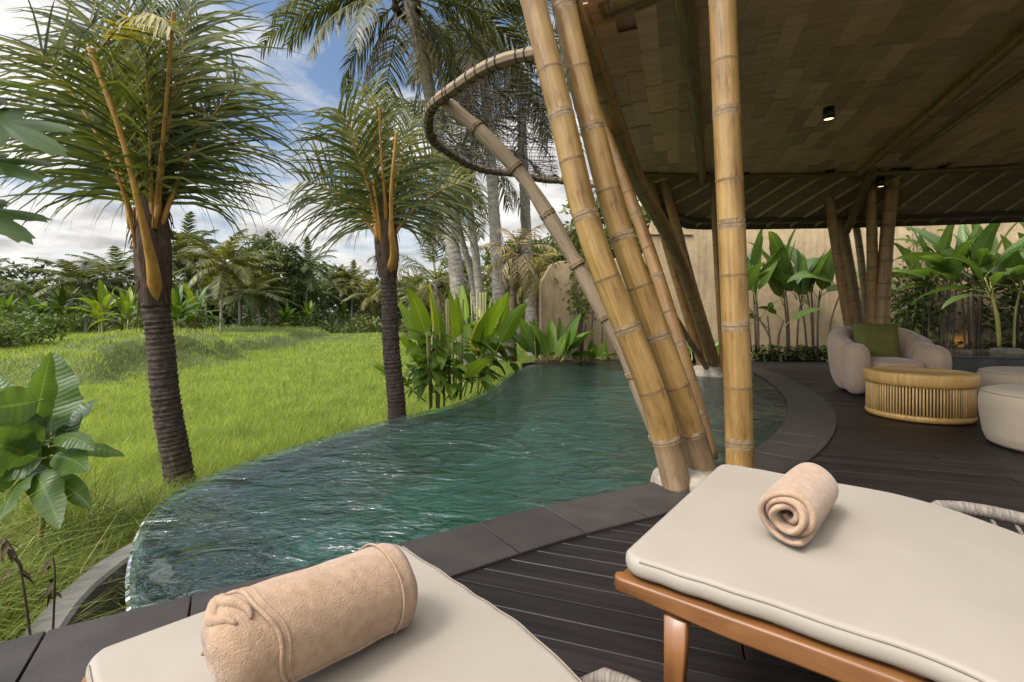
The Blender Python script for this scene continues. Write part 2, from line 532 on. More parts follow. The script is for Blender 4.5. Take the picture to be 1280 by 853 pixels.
def sharp(o, ang=35):
    me = o.data
    bm = bmesh.new()
    bm.from_mesh(me)
    for e in bm.edges:
        if len(e.link_faces) == 2 and e.calc_face_angle(0) > R(ang):
            e.smooth = False
    bm.to_mesh(me)
    bm.free()
    return o


def tag(o, label=None, cat=None, group=None, kind=None):
    if label:
        o["label"] = label
    if cat:
        o["category"] = cat
    if group:
        o["group"] = group
    if kind:
        o["kind"] = kind
    return o


def thing(name, label, cat, loc=(0, 0, 0), group=None, rz=0.0, scale=1.0):
    o = bpy.data.objects.new(name, None)
    o.empty_display_size = 0.1
    o.location = loc
    o.rotation_euler = (0, 0, rz)
    o.scale = (scale,) * 3 if not hasattr(scale, "__len__") else scale
    COL.objects.link(o)
    return tag(o, label, cat, group)


def at_base(root, *objs):
    """parts built in world coordinates are moved under an Empty that stands at the thing's base"""
    for o in objs:
        o.parent = root
        o.location = -V(root.location)
    return root


def dup(root, loc, rz=0.0, scale=1.0, label=None, group=None):
    r = root.copy()
    COL.objects.link(r)
    r.location = loc
    r.rotation_euler = (0, 0, rz)
    r.scale = (scale,) * 3 if not hasattr(scale, "__len__") else scale
    if label:
        r["label"] = label
    if group:
        r["group"] = group
    for ch in list(root.children):
        c = ch.copy()
        COL.objects.link(c)
        c.parent = r
        for g in list(ch.children):
            d = g.copy()
            COL.objects.link(d)
            d.parent = c
    return r


def catmull(pts, per=8, closed=False):
    pts = [V(p) for p in pts]
    n = len(pts)
    out = []
    for i in range(n if closed else n - 1):
        if closed:
            p0, p1, p2, p3 = pts[(i - 1) % n], pts[i], pts[(i + 1) % n], pts[(i + 2) % n]
        else:
            p1, p2 = pts[i], pts[i + 1]
            p0 = pts[i - 1] if i else p1 * 2 - p2
            p3 = pts[i + 2] if i + 2 < n else p2 * 2 - p1
        for k in range(per):
            t = k / per
            out.append(0.5 * ((2 * p1) + (p2 - p0) * t + (2 * p0 - 5 * p1 + 4 * p2 - p3) * t * t + (3 * p1 - p0 - 3 * p2 + p3) * t ** 3))
    if not closed:
        out.append(pts[-1])
    return out


def resample(pts, step):
    pts = [V(p) for p in pts]
    d = [0]
    for a, b in zip(pts, pts[1:]):
        d.append(d[-1] + (b - a).length)
    n = max(1, int(round(d[-1] / step)))
    out, k = [], 0
    for i in range(n + 1):
        s = d[-1] * i / n
        while k < len(d) - 2 and d[k + 1] < s:
            k += 1
        t = (s - d[k]) / max(1e-9, d[k + 1] - d[k])
        out.append(pts[k].lerp(pts[k + 1], t))
    return out


def inside(p, poly):
    c = False
    n = len(poly)
    for i in range(n):
        a, b = poly[i], poly[(i + 1) % n]
        if (a[1] > p[1]) != (b[1] > p[1]) and p[0] < (b[0] - a[0]) * (p[1] - a[1]) / (b[1] - a[1]) + a[0]:
            c = not c
    return c

# ================================================================== SETTING
FIELD = -1.0
# pool outline on the deck plane, clockwise: infinity edge first, then the coping side
INF_PX = [(165, 768), (162, 735), (163, 705), (175, 660), (200, 626), (250, 596), (320, 571), (400, 546), (500, 520), (570, 503),
          (612, 485), (636, 468), (662, 456), (700, 452), (780, 450.5), (850, 452)]
COP_PX = [(905, 457), (945, 468), (975, 490), (985, 513), (972, 540), (925, 572), (820, 605), (660, 641), (510, 681), (330, 727), (165, 768)]
inf_curve = resample(catmull([G(x, y) for x, y in INF_PX], 10), 0.10)
cop_curve = resample(catmull([G(x, y) for x, y in COP_PX], 10), 0.06)
loop = inf_curve[:-1] + resample([inf_curve[-1], cop_curve[0]], 0.1)[:-1] + cop_curve[:-1]
loop2 = [(p.x, p.y) for p in loop]
n_inf = len(inf_curve)


def normals(pts, closed):
    out = []
    k = len(pts)
    for i in range(k):
        a = pts[(i - 1) % k] if closed or i else pts[i]
        b = pts[(i + 1) % k] if closed or i < k - 1 else pts[i]
        t = (b - a).normalized()
        out.append(V((-t.y, t.x, 0)))
    return out


ln = normals(loop, True)                     # outward (the loop runs clockwise)

# coping: from far left (past the pool), along the straight edge, round the arc to the far side
cdir = (cop_curve[-1] - cop_curve[-12]).normalized()
cop_full = [p for p in cop_curve] + [cop_curve[-1] + cdir * (0.2 * k) for k in range(1, 14)]
cop_full = resample(cop_full, 0.06)
cn = normals(cop_full, False)
clen = [0.0]
for a, b in zip(cop_full, cop_full[1:]):
    clen.append(clen[-1] + (b - a).length)


def cop_w(i):
    return 0.335 + 0.07 * max(0.0, 1 - abs(clen[i] - 4.4) / 2.5)


mb = MB()
TL = 0.345
i = 0
while i < len(cop_full) - 2:
    j = i + 1
    while j < len(cop_full) - 1 and clen[j] - clen[i] < TL:
        j += 1
    top, mid, low = [], [], []
    rows = []
    for k in range(i, j + 1):
        p, nn = cop_full[k], cn[k]
        w = cop_w(k)
        t = (cop_full[min(k + 1, len(cop_full) - 1)] - cop_full[max(k - 1, 0)]).normalized()
        e = 0.0016 if k == i else (-0.0016 if k == j else 0)
        ee = e * 3.2
        z = 0.016
        rows.append([p + nn * 0.0 + t * e + V((0, 0, -0.05)), p + t * e + V((0, 0, z - 0.004)), p + nn * 0.004 + t * ee + V((0, 0, z)),
                     p + nn * (w - 0.004) + t * ee + V((0, 0, z)), p + nn * w + t * e + V((0, 0, z - 0.004)), p + nn * w + t * e + V((0, 0, -0.05))])
    b0 = mb.grid(rows)
    for k in (0, len(rows) - 1):
        mb.face([b0 + k * 6 + q for q in range(6)])
    i = j
coping = mb.build("pool_coping", M["coping"], smooth=False)
tag(coping, "dark stone tile coping bordering the pool", kind="structure")

# deck boards, clipped to the plan of the deck
ca = math.atan2(-0.224, 0.641)
du, dv = V((math.cos(ca), math.sin(ca), 0)), V((-math.sin(ca), math.cos(ca), 0))
deck_edge = [p + nn * (cop_w(k) * 0.5) for k, (p, nn) in enumerate(zip(cop_full, cn))]
deck_poly = [(p.x, p.y) for p in deck_edge[::4]] + [(deck_edge[-1].x, deck_edge[-1].y), (-4.5, -3.5), (15.5, -3.5), (15.5, 5.6), (12.0, 8.6), (8.6, 9.6), (5.2, 10.05)]
duv = [(p[0] * du.x + p[1] * du.y, p[0] * dv.x + p[1] * dv.y) for p in deck_poly]


def cuts(vv):
    out = []
    for k in range(len(duv)):
        a, b = duv[k], duv[(k + 1) % len(duv)]
        if (a[1] > vv) != (b[1] > vv):
            out.append(a[0] + (b[0] - a[0]) * (vv - a[1]) / (b[1] - a[1]))
    return sorted(out)


mb = MB()
BW = 0.098
vmin, vmax = min(p[1] for p in duv), max(p[1] for p in duv)
k = int(vmin / BW)
while k * BW < vmax:
    v0, v1 = k * BW + 0.0013, (k + 1) * BW - 0.0013
    a, b = cuts(v0), cuts(v1)
    if len(a) != len(b):
        a = b = cuts((v0 + v1) / 2)
    for s in range(0, len(a) - 1, 2):
        segs = []
        u = min(a[s], b[s])
        end = max(a[s + 1], b[s + 1])
        x = u + rnd.uniform(0.8, 2.6)
        st = u
        while x < end - 0.5:
            segs.append((st, x))
            st = x
            x += rnd.uniform(1.9, 2.9)
        segs.append((st, end))
        for q, (s0, s1) in enumerate(segs):
            A0 = a[s] if q == 0 else s0 + 0.002
            B0 = b[s] if q == 0 else s0 + 0.002
            A1 = a[s + 1] if q == len(segs) - 1 else s1 - 0.002
            B1 = b[s + 1] if q == len(segs) - 1 else s1 - 0.002
            if A1 - A0 < 0.03 or B1 - B0 < 0.03:
                continue
            zz = rnd.uniform(-0.0015, 0.0015)
            ch = 0.0022
            tl = rnd.uniform(-0.001, 0.001)
            L = [(A0, v0, -0.03), (A0, v0, zz - ch), (A0 + ch, v0 + ch, zz + tl), (B0 + ch, v1 - ch, zz - tl), (B0, v1, zz - ch), (B0, v1, -0.03)]
            E = [(A1, v0, -0.03), (A1, v0, zz - ch), (A1 - ch, v0 + ch, zz + tl), (B1 - ch, v1 - ch, zz - tl), (B1, v1, zz - ch), (B1, v1, -0.03)]
            off = rnd.uniform(0, 50)
            bs = len(mb.v)
            for row in (L, E):
                for (uu, ww, z) in row:
                    mb.v.append((du.x * uu + dv.x * ww, du.y * uu + dv.y * ww, z))
            for c in range(5):
                uvq = tuple((row[cc][0] + off, row[cc][1] + off) for row, cc in ((L, c), (L, c + 1), (E, c + 1), (E, c)))
                mb.face((bs + c, bs + 6 + c, bs + 6 + c + 1, bs + c + 1), 0, (uvq[0], uvq[3], uvq[2], uvq[1]))
            mb.face([bs + q2 for q2 in range(6)], 0, tuple((row[0] + off, row[1] + off) for row in L))
            mb.face([bs + 11 - q2 for q2 in range(6)], 0, tuple((row[0] + off, row[1] + off) for row in reversed(E)))
    k += 1
deck = mb.build("deck", M["deck"], smooth=False)
tag(deck, "black stained timber deck boards", kind="structure")
mb = MB()
mb.prism([(p[0], p[1]) for p in reversed(deck_poly)] if False else deck_poly[::-1], -0.12, -0.034)
ds = mb.build("deck_underlay", M["inner"], smooth=False)
tag(ds, kind="structure")

# pool shell: wall with an outer face, a wetted rim and an inner face, and the green floor
nl = len(loop)
rimw = []
for i in range(nl):
    if i < n_inf:
        p = loop[i]
        w = 0.16 + 0.36 * max(0.0, min(1.0, (2.75 - p.y) / 0.7))
    else:
        w = 0.13
    rimw.append(w)
for _ in range(12):
    rimw = [(rimw[(i - 1) % nl] + rimw[i] * 2 + rimw[(i + 1) % nl]) / 4 for i in range(nl)]
mb = MB()
rows = []
for i in range(nl):
    p, nn = loop[i], ln[i]
    o = p + nn * 0.010
    top = -0.045
    rows.append([o + V((0, 0, -1.25)), o + V((0, 0, top - 0.05)), o - nn * 0.03 + V((0, 0, top)), p - nn * rimw[i] * 0.92 + V((0, 0, top - 0.02)),
                 p - nn * rimw[i] + V((0, 0, top - 0.05)), p - nn * (rimw[i] + (0.30 if i < n_inf else 0.02)) + V((0, 0, -0.48))])
b0 = mb.grid(rows, m=lambda i, j: 0 if j < 4 else 1, closed_v=True)
mb.face([b0 + i * 6 + 5 for i in range(nl)], 1)
root = thing("swimming_pool", "freeform infinity pool with green stone floor and dark wet rim", "swimming pool", (G(560, 590).x, G(560, 590).y, -1.0))
sh = mb.build("pool_shell", [M["poolrim"], M["pooltile"]])
at_base(root, sharp(sh, 40))
# water: a level sheet that folds over the infinity edge
mb = MB()
zW = -0.012
ids = [mb.vert((p.x, p.y, zW)) for p in loop]
tri = tessellate_polygon([[V((p.x, p.y, 0)) for p in loop]])
for t in tri:
    mb.face([ids[q] for q in t])
rows = []
for i in range(n_inf):
    p, nn = loop[i], ln[i]
    rows.append([p + V((0, 0, zW)), p + nn * 0.012 + V((0, 0, zW - 0.008))])
mb.grid(rows)
wt = mb.build("pool_water", M["water"])
for poly in wt.data.polygons:
    if poly.index < len(tri) and poly.normal.z < 0:
        poly.flip()
tag(wt, kind="structure")

# overflow channel round the outside of the pool
mb = MB()
ch_pts = [p for i, p in enumerate(loop[:n_inf]) if i < int(n_inf * 0.9)]
ch_n = ln[:len(ch_pts)]
first = ch_pts[0]
pre = [first + cdir * 0.02 + V((0, -0.6, 0)), first + V((0, -0.3, 0))]
ch_pts = pre + ch_pts
ch_n = [V((-1, 0.05, 0)).normalized()] * 2 + ch_n
rows = []
for p, nn in zip(ch_pts, ch_n):
    rows.append([p + nn * 0.005 + V((0, 0, -0.62)), p + nn * 0.27 + V((0, 0, -0.62)), p + nn * 0.27 + V((0, 0, -0.40)), p + nn * 0.285 + V((0, 0, -0.385)),
                 p + nn * 0.395 + V((0, 0, -0.385)), p + nn * 0.41 + V((0, 0, -0.40)), p + nn * 0.41 + V((0, 0, -1.2))])
mb.grid(rows)
bs = mb.build("overflow_channel", M["concrete"])
sharp(bs, 40)
tag(bs, "grey concrete overflow channel curving below the outer pool edge", "channel")

# ------------------------------------------------------------------ terrain
def smooth01(x):
    x = max(0.0, min(1.0, x))
    return x * x * (3 - 2 * x)


def hump(x, y, cx, cy, rx, ry, h, rot=0.0):
    c, s = math.cos(rot), math.sin(rot)
    dx, dy = x - cx, y - cy
    a, b = (dx * c + dy * s) / rx, (-dx * s + dy * c) / ry
    q = a * a + b * b
    return h * max(0.0, 1 - q) ** 0.7 if q < 1 else 0.0


def terrain(x, y):
    z = FIELD
    # upper terrace on the left with a rounded bank
    e = (-11.6 - 0.16 * (y - 15) - x) + 0.5 * math.sin(y * 0.7) + 0.25 * math.sin(y * 1.9 + 1)
    z += 0.70 * smooth01(e / 0.8) * smooth01((y - 12.5) / 1.6) * smooth01((48 - y) / 6)
    z += hump(x, y, -13.8, 18.0, 2.6, 1.5, 0.6, 0.35)
    z += hump(x, y, -15.2, 20.5, 3.6, 1.6, 0.62, 0.2)
    z += hump(x, y, -12.9, 16.4, 1.6, 0.9, 0.38, 0.5)
    # low bunds across the far paddies
    z += 0.32 * math.exp(-((y - 37 - 0.10 * x) / 0.7) ** 2) * smooth01((x + 24) / 3) * smooth01((-10 - x) / 3)
    z += 0.28 * math.exp(-((y - 43 - 0.05 * x) / 0.8) ** 2) * smooth01((x + 30) / 3) * smooth01((-6 - x) / 4)
    # bank up to the garden on the right
    d = x - (-0.2 + 0.12 * (y - 6)) if y > 5.5 else -9
    z += 0.85 * smooth01((d - 0.1) / 1.3) * smooth01((y - 5.6) / 1.6)
    # the near bank beside the overflow channel
    dn = math.hypot(x + 2.2, y - 1.2)
    z += 0.36 * smooth01((2.0 - dn) / 1.6)
    z += 0.03 * math.sin(x * 1.3 + 0.4 * y) * math.sin(y * 1.1 - 0.3 * x)
    return z


xs = sorted(set([round(-22 + 0.35 * i, 3) for i in range(86)] + [-400, -250, -150, -100, -70, -55, -45, -38, -32, -28, -25, 10, 13, 17, 22, 30, 45, 70, 110, 180, 300, 400]))
ys = sorted(set([round(-1 + 0.35 * i, 3) for i in range(80)] + [-200, -80, -30, -12, -5, 27.6, 29, 31, 33, 35, 35.7, 36.4, 37.1, 37.8, 38.5, 40, 41, 42, 43, 44, 45, 46, 48, 52, 58, 66, 76, 90, 110, 150, 220, 400, 700]))
keep = lambda x, y: inside((x, y), loop2)
mb = MB()
rows = []
for y in ys:
    row = []
    for x in xs:
        z = terrain(x, y) if -60 < x < 60 and -30 < y < 90 else FIELD
        row.append((x, y, z))
    rows.append(row)
# the garden on the right is level with the deck; the ground below deck and pool stays under them
for row in rows:
    for q, (x, y, z) in enumerate(row):
        if x > 1.0 and y < 11.5 and z > -0.2:
            row[q] = (x, y, -0.2)
        if inside((x, y), loop2) or inside((x, y), deck_poly):
            row[q] = (x, y, -1.12)
mb.grid(rows)
gr = mb.build("ground", M["ground"])
tag(gr, kind="structure")

# ------------------------------------------------------------------ rice and wild grass (one mass each)
def blades(name, pts, hts, wid, lean, mat, seed, curl=0.35):
    g = np.random.default_rng(seed)
    n = len(pts)
    az = g.uniform(0, 2 * np.pi, n)
    face = g.uniform(0, 2 * np.pi, n)
    l1 = lean * g.uniform(0.3, 1.0, n)
    dx, dy = np.cos(az), np.sin(az)
    fx, fy = np.cos(face), np.sin(face)
    w = wid[:, None] * 0.5
    F2 = np.stack([fx, fy, np.zeros(n)], 1) * w
    base = pts
    h = hts[:, None]
    lean1 = np.stack([dx * l1 * 0.30, dy * l1 * 0.30, np.full(n, 0.55)], 1) * h
    c = curl * g.uniform(0.4, 1.4, n)
    lean2 = np.stack([dx * (l1 * 0.30 + l1 * 0.65), dy * (l1 * 0.30 + l1 * 0.65), 1.0 - c * l1], 1) * h
    v = np.empty((n, 5, 3))
    v[:, 0] = base - F2 * 0.8
    v[:, 1] = base + F2 * 0.8
    v[:, 2] = base + lean1 + F2
    v[:, 3] = base + lean1 - F2
    v[:, 4] = base + lean2
    me = bpy.data.meshes.new(name)
    me.vertices.add(n * 5)
    me.vertices.foreach_set("co", v.reshape(-1))
    o = np.arange(n)[:, None] * 5
    li = np.concatenate([o + np.array([0, 1, 2, 3]), o + np.array([3, 2, 4])], 1).reshape(-1)
    me.loops.add(n * 7)
    me.loops.foreach_set("vertex_index", li.astype(np.int32))
    me.polygons.add(n * 2)
    st = (np.arange(n)[:, None] * 7 + np.array([0, 4])).reshape(-1)
    me.polygons.foreach_set("loop_start", st.astype(np.int32))
    me.update(calc_edges=True)
    me.validate()
    me.materials.append(mat)
    ob = bpy.data.objects.new(name, me)
    COL.objects.link(ob)
    return ob


lp = np.array(loop2)
OUT = [(p + nn * 0.43) for p, nn in zip(loop, ln)]
outp = [(p.x, p.y) for p in OUT]
dk = deck_poly


def in_poly_np(X, Y, poly):
    c = np.zeros(len(X), bool)
    n = len(poly)
    for i in range(n):
        x0, y0 = poly[i]
        x1, y1 = poly[(i + 1) % n]
        if y0 == y1:
            continue
        cond = ((y0 > Y) != (y1 > Y)) & (X < (x1 - x0) * (Y - y0) / (y1 - y0) + x0)
        c ^= cond
    return c


def field_points(n, dmin, dmax, pw, seed, x0=-1.25, x1=0.1):
    g = np.random.default_rng(seed)
    u = g.uniform(0, 1, n)
    d = (dmin ** (1 - pw) + u * (dmax ** (1 - pw) - dmin ** (1 - pw))) ** (1 / (1 - pw)) if pw != 1 else dmin * (dmax / dmin) ** u
    X = g.uniform(x0, x1, n) * d
    return X, d, g


def zed(X, Y):
    return np.array([terrain(a, b) for a, b in zip(X, Y)])


# rice: dense near, sparser and broader far away
X, Y, g = field_points(420000, 3.0, 62.0, 1.2, 11, -1.95, 0.1)
garden = -0.25 + 0.12 * (Y - 6)
ok = (~in_poly_np(X, Y, outp)) & (~in_poly_np(X, Y, dk)) & ~((X > garden) & (Y > 5.2)) & (X < 6 + 0 * Y)
ok &= ~((Y < 4.4) & (X < -1.9)) & (Y > 2.0)
ok &= ~((X < -11.0 - 0.16 * (Y - 15)) & (Y > 13) & (Y < 22) & (g.uniform(0, 1, len(X)) < 0.55))
ok &= ~(Y > 50 + 0.12 * X + 3 * np.sin(X * 0.3))
X, Y = X[ok], Y[ok]
Z = zed(X, Y)
# plants stand in rows of tufts
sp = 0.17
q = Y < 14
X[q] = np.round(X[q] / sp) * sp + g.normal(0, 0.028, q.sum())
Y[q] = np.round(Y[q] / sp) * sp + g.normal(0, 0.028, q.sum())
h = g.uniform(0.26, 0.36, len(X)) * (1 + 0.06 * np.sin(X * 0.8) * np.sin(Y * 0.6)) * np.where((X < -9.5 - 0.16 * (Y - 15)) & (Y > 12), 0.7, 1.0)
w = 0.005 * np.maximum(1.0, Y / 6.0) * g.uniform(0.7, 1.3, len(X))
rice = blades("rice_field", np.stack([X, Y, Z - 0.02], 1), h, w, 0.75, M["rice"], 5)
tag(rice, "bright green rice growing across the paddy field", "rice", kind="stuff")

# wild grass on the near bank, along the pool and on the terrace banks
X1, Y1, g = field_points(56000, 1.15, 4.9, 0.9, 21, -1.95, -0.32)
k1 = (~in_poly_np(X1, Y1, outp)) & (X1 < -0.55 * Y1 * 0.55 - 0.3)
X1, Y1 = X1[k1], Y1[k1]
t_ = g.uniform(0, 1, len(X1))
# a ribbon beside the garden edge
s_ = g.uniform(0, 1, 9000)
idx = (s_ * (n_inf - 1)).astype(int)
off = g.uniform(0.45, 1.05, 9000) ** 1.0
nx = np.array([v.x for v in ln])[idx]
ny = np.array([v.y for v in ln])[idx]
X2 = lp[idx, 0] + nx * off + g.normal(0, 0.04, 9000)
Y2 = lp[idx, 1] + ny * off + g.normal(0, 0.04, 9000)
k2 = ~in_poly_np(X2, Y2, dk)
X2, Y2 = X2[k2], Y2[k2]
X3 = g.uniform(-22, -10.5, 9000)
Y3 = g.uniform(13, 23, 9000)
k3 = (X3 < -10.7 - 0.16 * (Y3 - 15))
X3, Y3 = X3[k3], Y3[k3]
nx_ = lambda q: np.array([v.x for v in ln])[q]
ny_ = lambda q: np.array([v.y for v in ln])[q]
c_ = g.uniform(0, 1, (230, 2))
cx_, cy_ = -1.25 - c_[:, 0] * 2.3, 1.25 + c_[:, 1] * 2.6
ci_ = g.integers(0, 230, 9000)
X4 = cx_[ci_] + g.normal(0, 0.045, 9000)
Y4 = cy_[ci_] + g.normal(0, 0.045, 9000)
k4 = (~in_poly_np(X4, Y4, outp)) & (~in_poly_np(X4, Y4, dk)) & (X4 < -0.3 * Y4 - 0.3)
X4, Y4 = X4[k4], Y4[k4]
i5 = g.integers(int(n_inf * 0.025), int(n_inf * 0.3), 3200)
o5 = g.uniform(0.40, 0.75, 3200)
X5 = lp[i5, 0] + nx_(i5) * o5
Y5 = lp[i5, 1] + ny_(i5) * o5
k5 = ~in_poly_np(X5, Y5, dk)
X4, Y4 = np.concatenate([X4, X5[k5]]), np.concatenate([Y4, Y5[k5]])
X = np.concatenate([X1, X2, X3])
Y = np.concatenate([Y1, Y2, Y3])
Z = zed(X, Y)
tuft = 0.8 + 0.6 * np.sin(X * 3.1 + 1.7 * Y) * np.sin(Y * 2.7 - 0.9 * X)
h = g.uniform(0.22, 0.62, len(X)) * tuft
nr = np.hypot(X + 1.9, Y - 1.9)
h *= np.where(Y < 5, 1.0, 0.8)
h *= np.where(nr < 0.7, 0.75, 1.0)
h *= np.where((Y < 4.2) & (X < -1.7), 1.35, 1.0)
h *= np.where(Y > 12, 0.5, 1.0)
w = np.where(Y < 6, 0.0055, 0.02) * g.uniform(0.6, 1.4, len(X))
h4 = g.uniform(0.35, 0.85, len(X4)) * np.where(np.hypot(X4 + 1.7, Y4 - 1.9) < 0.8, 0.6, 1.0)
Z = np.concatenate([Z, zed(X4, Y4)])
X, Y = np.concatenate([X, X4]), np.concatenate([Y, Y4])
h = np.concatenate([h, h4])
w = np.concatenate([w, g.uniform(0.005, 0.010, len(X4))])
wild = blades("wild_grass", np.stack([X, Y, Z - 0.02], 1), h, w, 1.25, M["wildgrass"], 6, 0.5)
tag(wild, "long unmown grass on the bank beside the pool", "grass", kind="stuff")

# ------------------------------------------------------------------ garden wall
mb = MB()
wp = resample(catmull([(0.62, 10.5, 0), (1.5, 10.7, 0), (2.6, 10.9, 0), (4.6, 11.0, 0), (7.6, 10.6, 0), (11, 9.3, 0), (15, 7.0, 0), (18, 4.0, 0)], 10), 0.22)
wn = normals(wp, False)
rows = []
acc = 0.0
for k, (p, nn) in enumerate(zip(wp, wn)):
    if k:
        acc += (p - wp[k - 1]).length
    e = min(1.0, acc / 0.55)
    top = 1.72 + 0.44 * math.sqrt(max(0, 1 - (1 - e) ** 2)) + 0.10 * smooth01((acc - 0.6) / 1.2) + 1.0 * smooth01((acc - 2.35) / 0.35)
    top += 0.01 * math.sin(acc * 3)
    t = 0.11
    rows.append([p - nn * t + V((0, 0, -0.9)), p - nn * t + V((0, 0, top - 0.05)), p - nn * t * 0.7 + V((0, 0, top - 0.012)), p + V((0, 0, top)),
                 p + nn * t * 0.7 + V((0, 0, top - 0.012)), p + nn * t + V((0, 0, top - 0.05)), p + nn * t + V((0, 0, -0.9))])
b0 = mb.grid(rows)
mb.face([b0 + q for q in range(7)])
mb.face([b0 + (len(rows) - 1) * 7 + q for q in reversed(range(7))])
gw = mb.build("garden_wall", M["wallplaster"])
sharp(gw, 50)
tag(gw, "curved tan clay plaster wall behind the pool and lounge, rounded at its end", "wall")
mb = MB()
rows = []
for k, (p, nn) in enumerate(zip(wp, wn)):
    if k < 11 or p.x > 4.3:
        continue
    q = p - nn * 0.113
    rows.append([q + V((0, 0, 2.77)), q - nn * 0.03 + V((0, 0, 2.775)), q - nn * 0.03 + V((0, 0, 2.81)), q + V((0, 0, 2.815))])
mb.grid(rows)
cp = mb.build("cap_ledge", M["wallplaster"])
cp.parent = gw

# planting bed along the wall
bed_front = [(0.2, 9.75), (1.2, 9.95), (2.6, 10.05), (4.6, 10.12), (5.2, 10.06), (8.6, 9.62), (12.0, 8.62), (15.5, 5.65)]
back = [(p.x, p.y) for p in wp[::6] if p.x < 16.2]
mb = MB()
poly = bed_front + [(b[0], b[1] - 0.05) for b in reversed(back)]
mb.prism(poly, -0.6, -0.015)
bed = mb.build("planting_bed_soil", M["soil"], smooth=False)
tag(bed, kind="structure")

# ================================================================== PAVILION
pav = thing("bamboo_pavilion", "open bamboo pavilion with shingled ceiling and leaning bamboo poles beside the pool", "pavilion", (4.0, 4.5, 0))


def nodes_profile(L, first, step, jitter, rr, r0, r1, minor=True):
    st = []
    s = 0.0
    while s < L:
        st.append((s, 1.0, 0))
        s += 0.06
    st.append((L, 1.0, 0))
    out = []
    x = first
    ex = []
    while x < L:
        for d, k, mm in ((-0.022, 1.0, 0), (-0.007, 1.022, 1), (-0.002, 1.034, 1), (0.002, 0.992, 2), (0.006, 1.018, 1), (0.012, 1.02, 1), (0.03, 1.0, 0)):
            ex.append((x + d, k, mm))
        if minor:
            y = x + step * rr.uniform(0.42, 0.55)
            if y < L:
                for d, k, mm in ((-0.012, 1.0, 0), (-0.002, 1.012, 2), (0.003, 1.012, 0), (0.015, 1.0, 0)):
                    ex.append((y + d, k, mm))
        x += step * rr.uniform(1 - jitter, 1 + jitter)
    bad = [a[0] for a in ex]
    st = [a for a in st if all(abs(a[0] - b) > 0.028 for b in bad)] + [e for e in ex if 0 < e[0] < L]
    st.sort()
    return [(s, (r0 + (r1 - r0) * s / L) * k, mm) for s, k, mm in st]


def culm(name, pts, r0, r1, mat, first=0.3, step=0.62, seed=1, n=20, parent=pav, minor=True, old=0.0):
    """bamboo pole from its foot up; OLD metres of it are grey-brown from splashing"""
    rr = random.Random(seed)
    c = resample(catmull(pts, 10), 0.02)
    L = sum(((b - a).length for a, b in zip(c, c[1:])), 0.0)
    prof = nodes_profile(L, first, step, 0.12, rr, r0, r1, minor)
    P_, Rr, mm = [], [], []
    for s, r, q in prof:
        x = s / L * (len(c) - 1)
        i = min(int(x), len(c) - 2)
        P_.append(c[i].lerp(c[i + 1], x - i))
        Rr.append(r)
        mm.append(3 if (q == 0 and s < old) else q)
    mb = MB()
    mb.tube(P_, Rr, n, m=lambda i, j: max(mm[i], mm[i + 1]) if 3 not in (mm[i], mm[i + 1]) else 3)
    o = mb.build(name, [mat, M["node"], M["node_dark"], M["bamboo_old"]])
    at_base(parent, o)
    return o


def up(pts, dz=1.6):
    a, b = V(pts[-2]), V(pts[-1])
    return pts + [b + (b - a).normalized() * dz]


# the two thick leaning poles by the right-hand lounger
culm("column", up([P(849, 618, 2.62), P(815, 490, 2.62), P(741, 300, 2.64), P(703, 150, 2.66), P(666, 0, 2.68)]), 0.076, 0.065, M["bamboo"], 0.30, 0.64, 3, 28, old=0.31)
culm("column", up([P(886, 610, 2.78), P(848, 490, 2.76), P(779, 300, 2.76), P(738, 150, 2.76), P(703, 0, 2.76)]), 0.076, 0.063, M["bamboo"], 0.33, 0.66, 4, 28, old=0.31)
# thinner amber pole just behind them
culm("column", [P(888, 575, 3.3), P(858, 463, 3.5), P(814, 321, 3.8), P(770, 200, 4.0), P(735, 100, 4.1), P(700, 0, 4.2)], 0.055, 0.045, M["bamboo_amber"], 0.3, 0.5, 5, 16)
# upright pole
culm("column", [P(926, 640, 2.5), P(922, 480, 2.5), P(915, 300, 2.5), P(908, 140, 2.5), P(903, 0, 2.5), P(899, -150, 2.5)], 0.068, 0.066, M["bamboo"], 0.36, 0.56, 6, 28)
# long poles that spring from the white footing in the water
culm("column", [P(893, 462, 7.9), P(860, 354, 6.4), P(834, 292, 5.5), P(794, 220, 4.6), P(756, 116, 3.75), P(735, 60, 3.35), P(717, 18, 3.08), P(700, -20, 2.88)], 0.085, 0.075, M["bamboo_amber"], 0.3, 0.6, 7, 16)
culm("column", [P(879, 462, 8.0), P(860, 397, 7.8), P(834, 308, 7.4), P(816, 240, 7.1), P(806, 205, 6.9)], 0.075, 0.06, M["bamboo_amber"], 0.4, 0.5, 8, 14)
culm("column", [P(897, 462, 8.0), P(867, 364, 7.6), P(847, 289, 7.3), P(832, 236, 7.1), P(824, 205, 7.0)], 0.08, 0.065, M["bamboo_amber"], 0.5, 0.5, 9, 14)
culm("column", [P(884, 461, 7.7), P(855, 415, 7.2), P(832, 377, 6.8), P(790, 310, 6.2), P(760, 262, 5.8)], 0.045, 0.04, M["bamboo_old"], 0.3, 0.5, 10, 12)
# thin prop behind the upright pole
culm("column", [P(904, 465, 7.6), P(900, 400, 7.4), P(894, 300, 7.2), P(889, 190, 7.0)], 0.045, 0.035, M["bamboo_amber"], 0.5, 0.5, 11, 12)
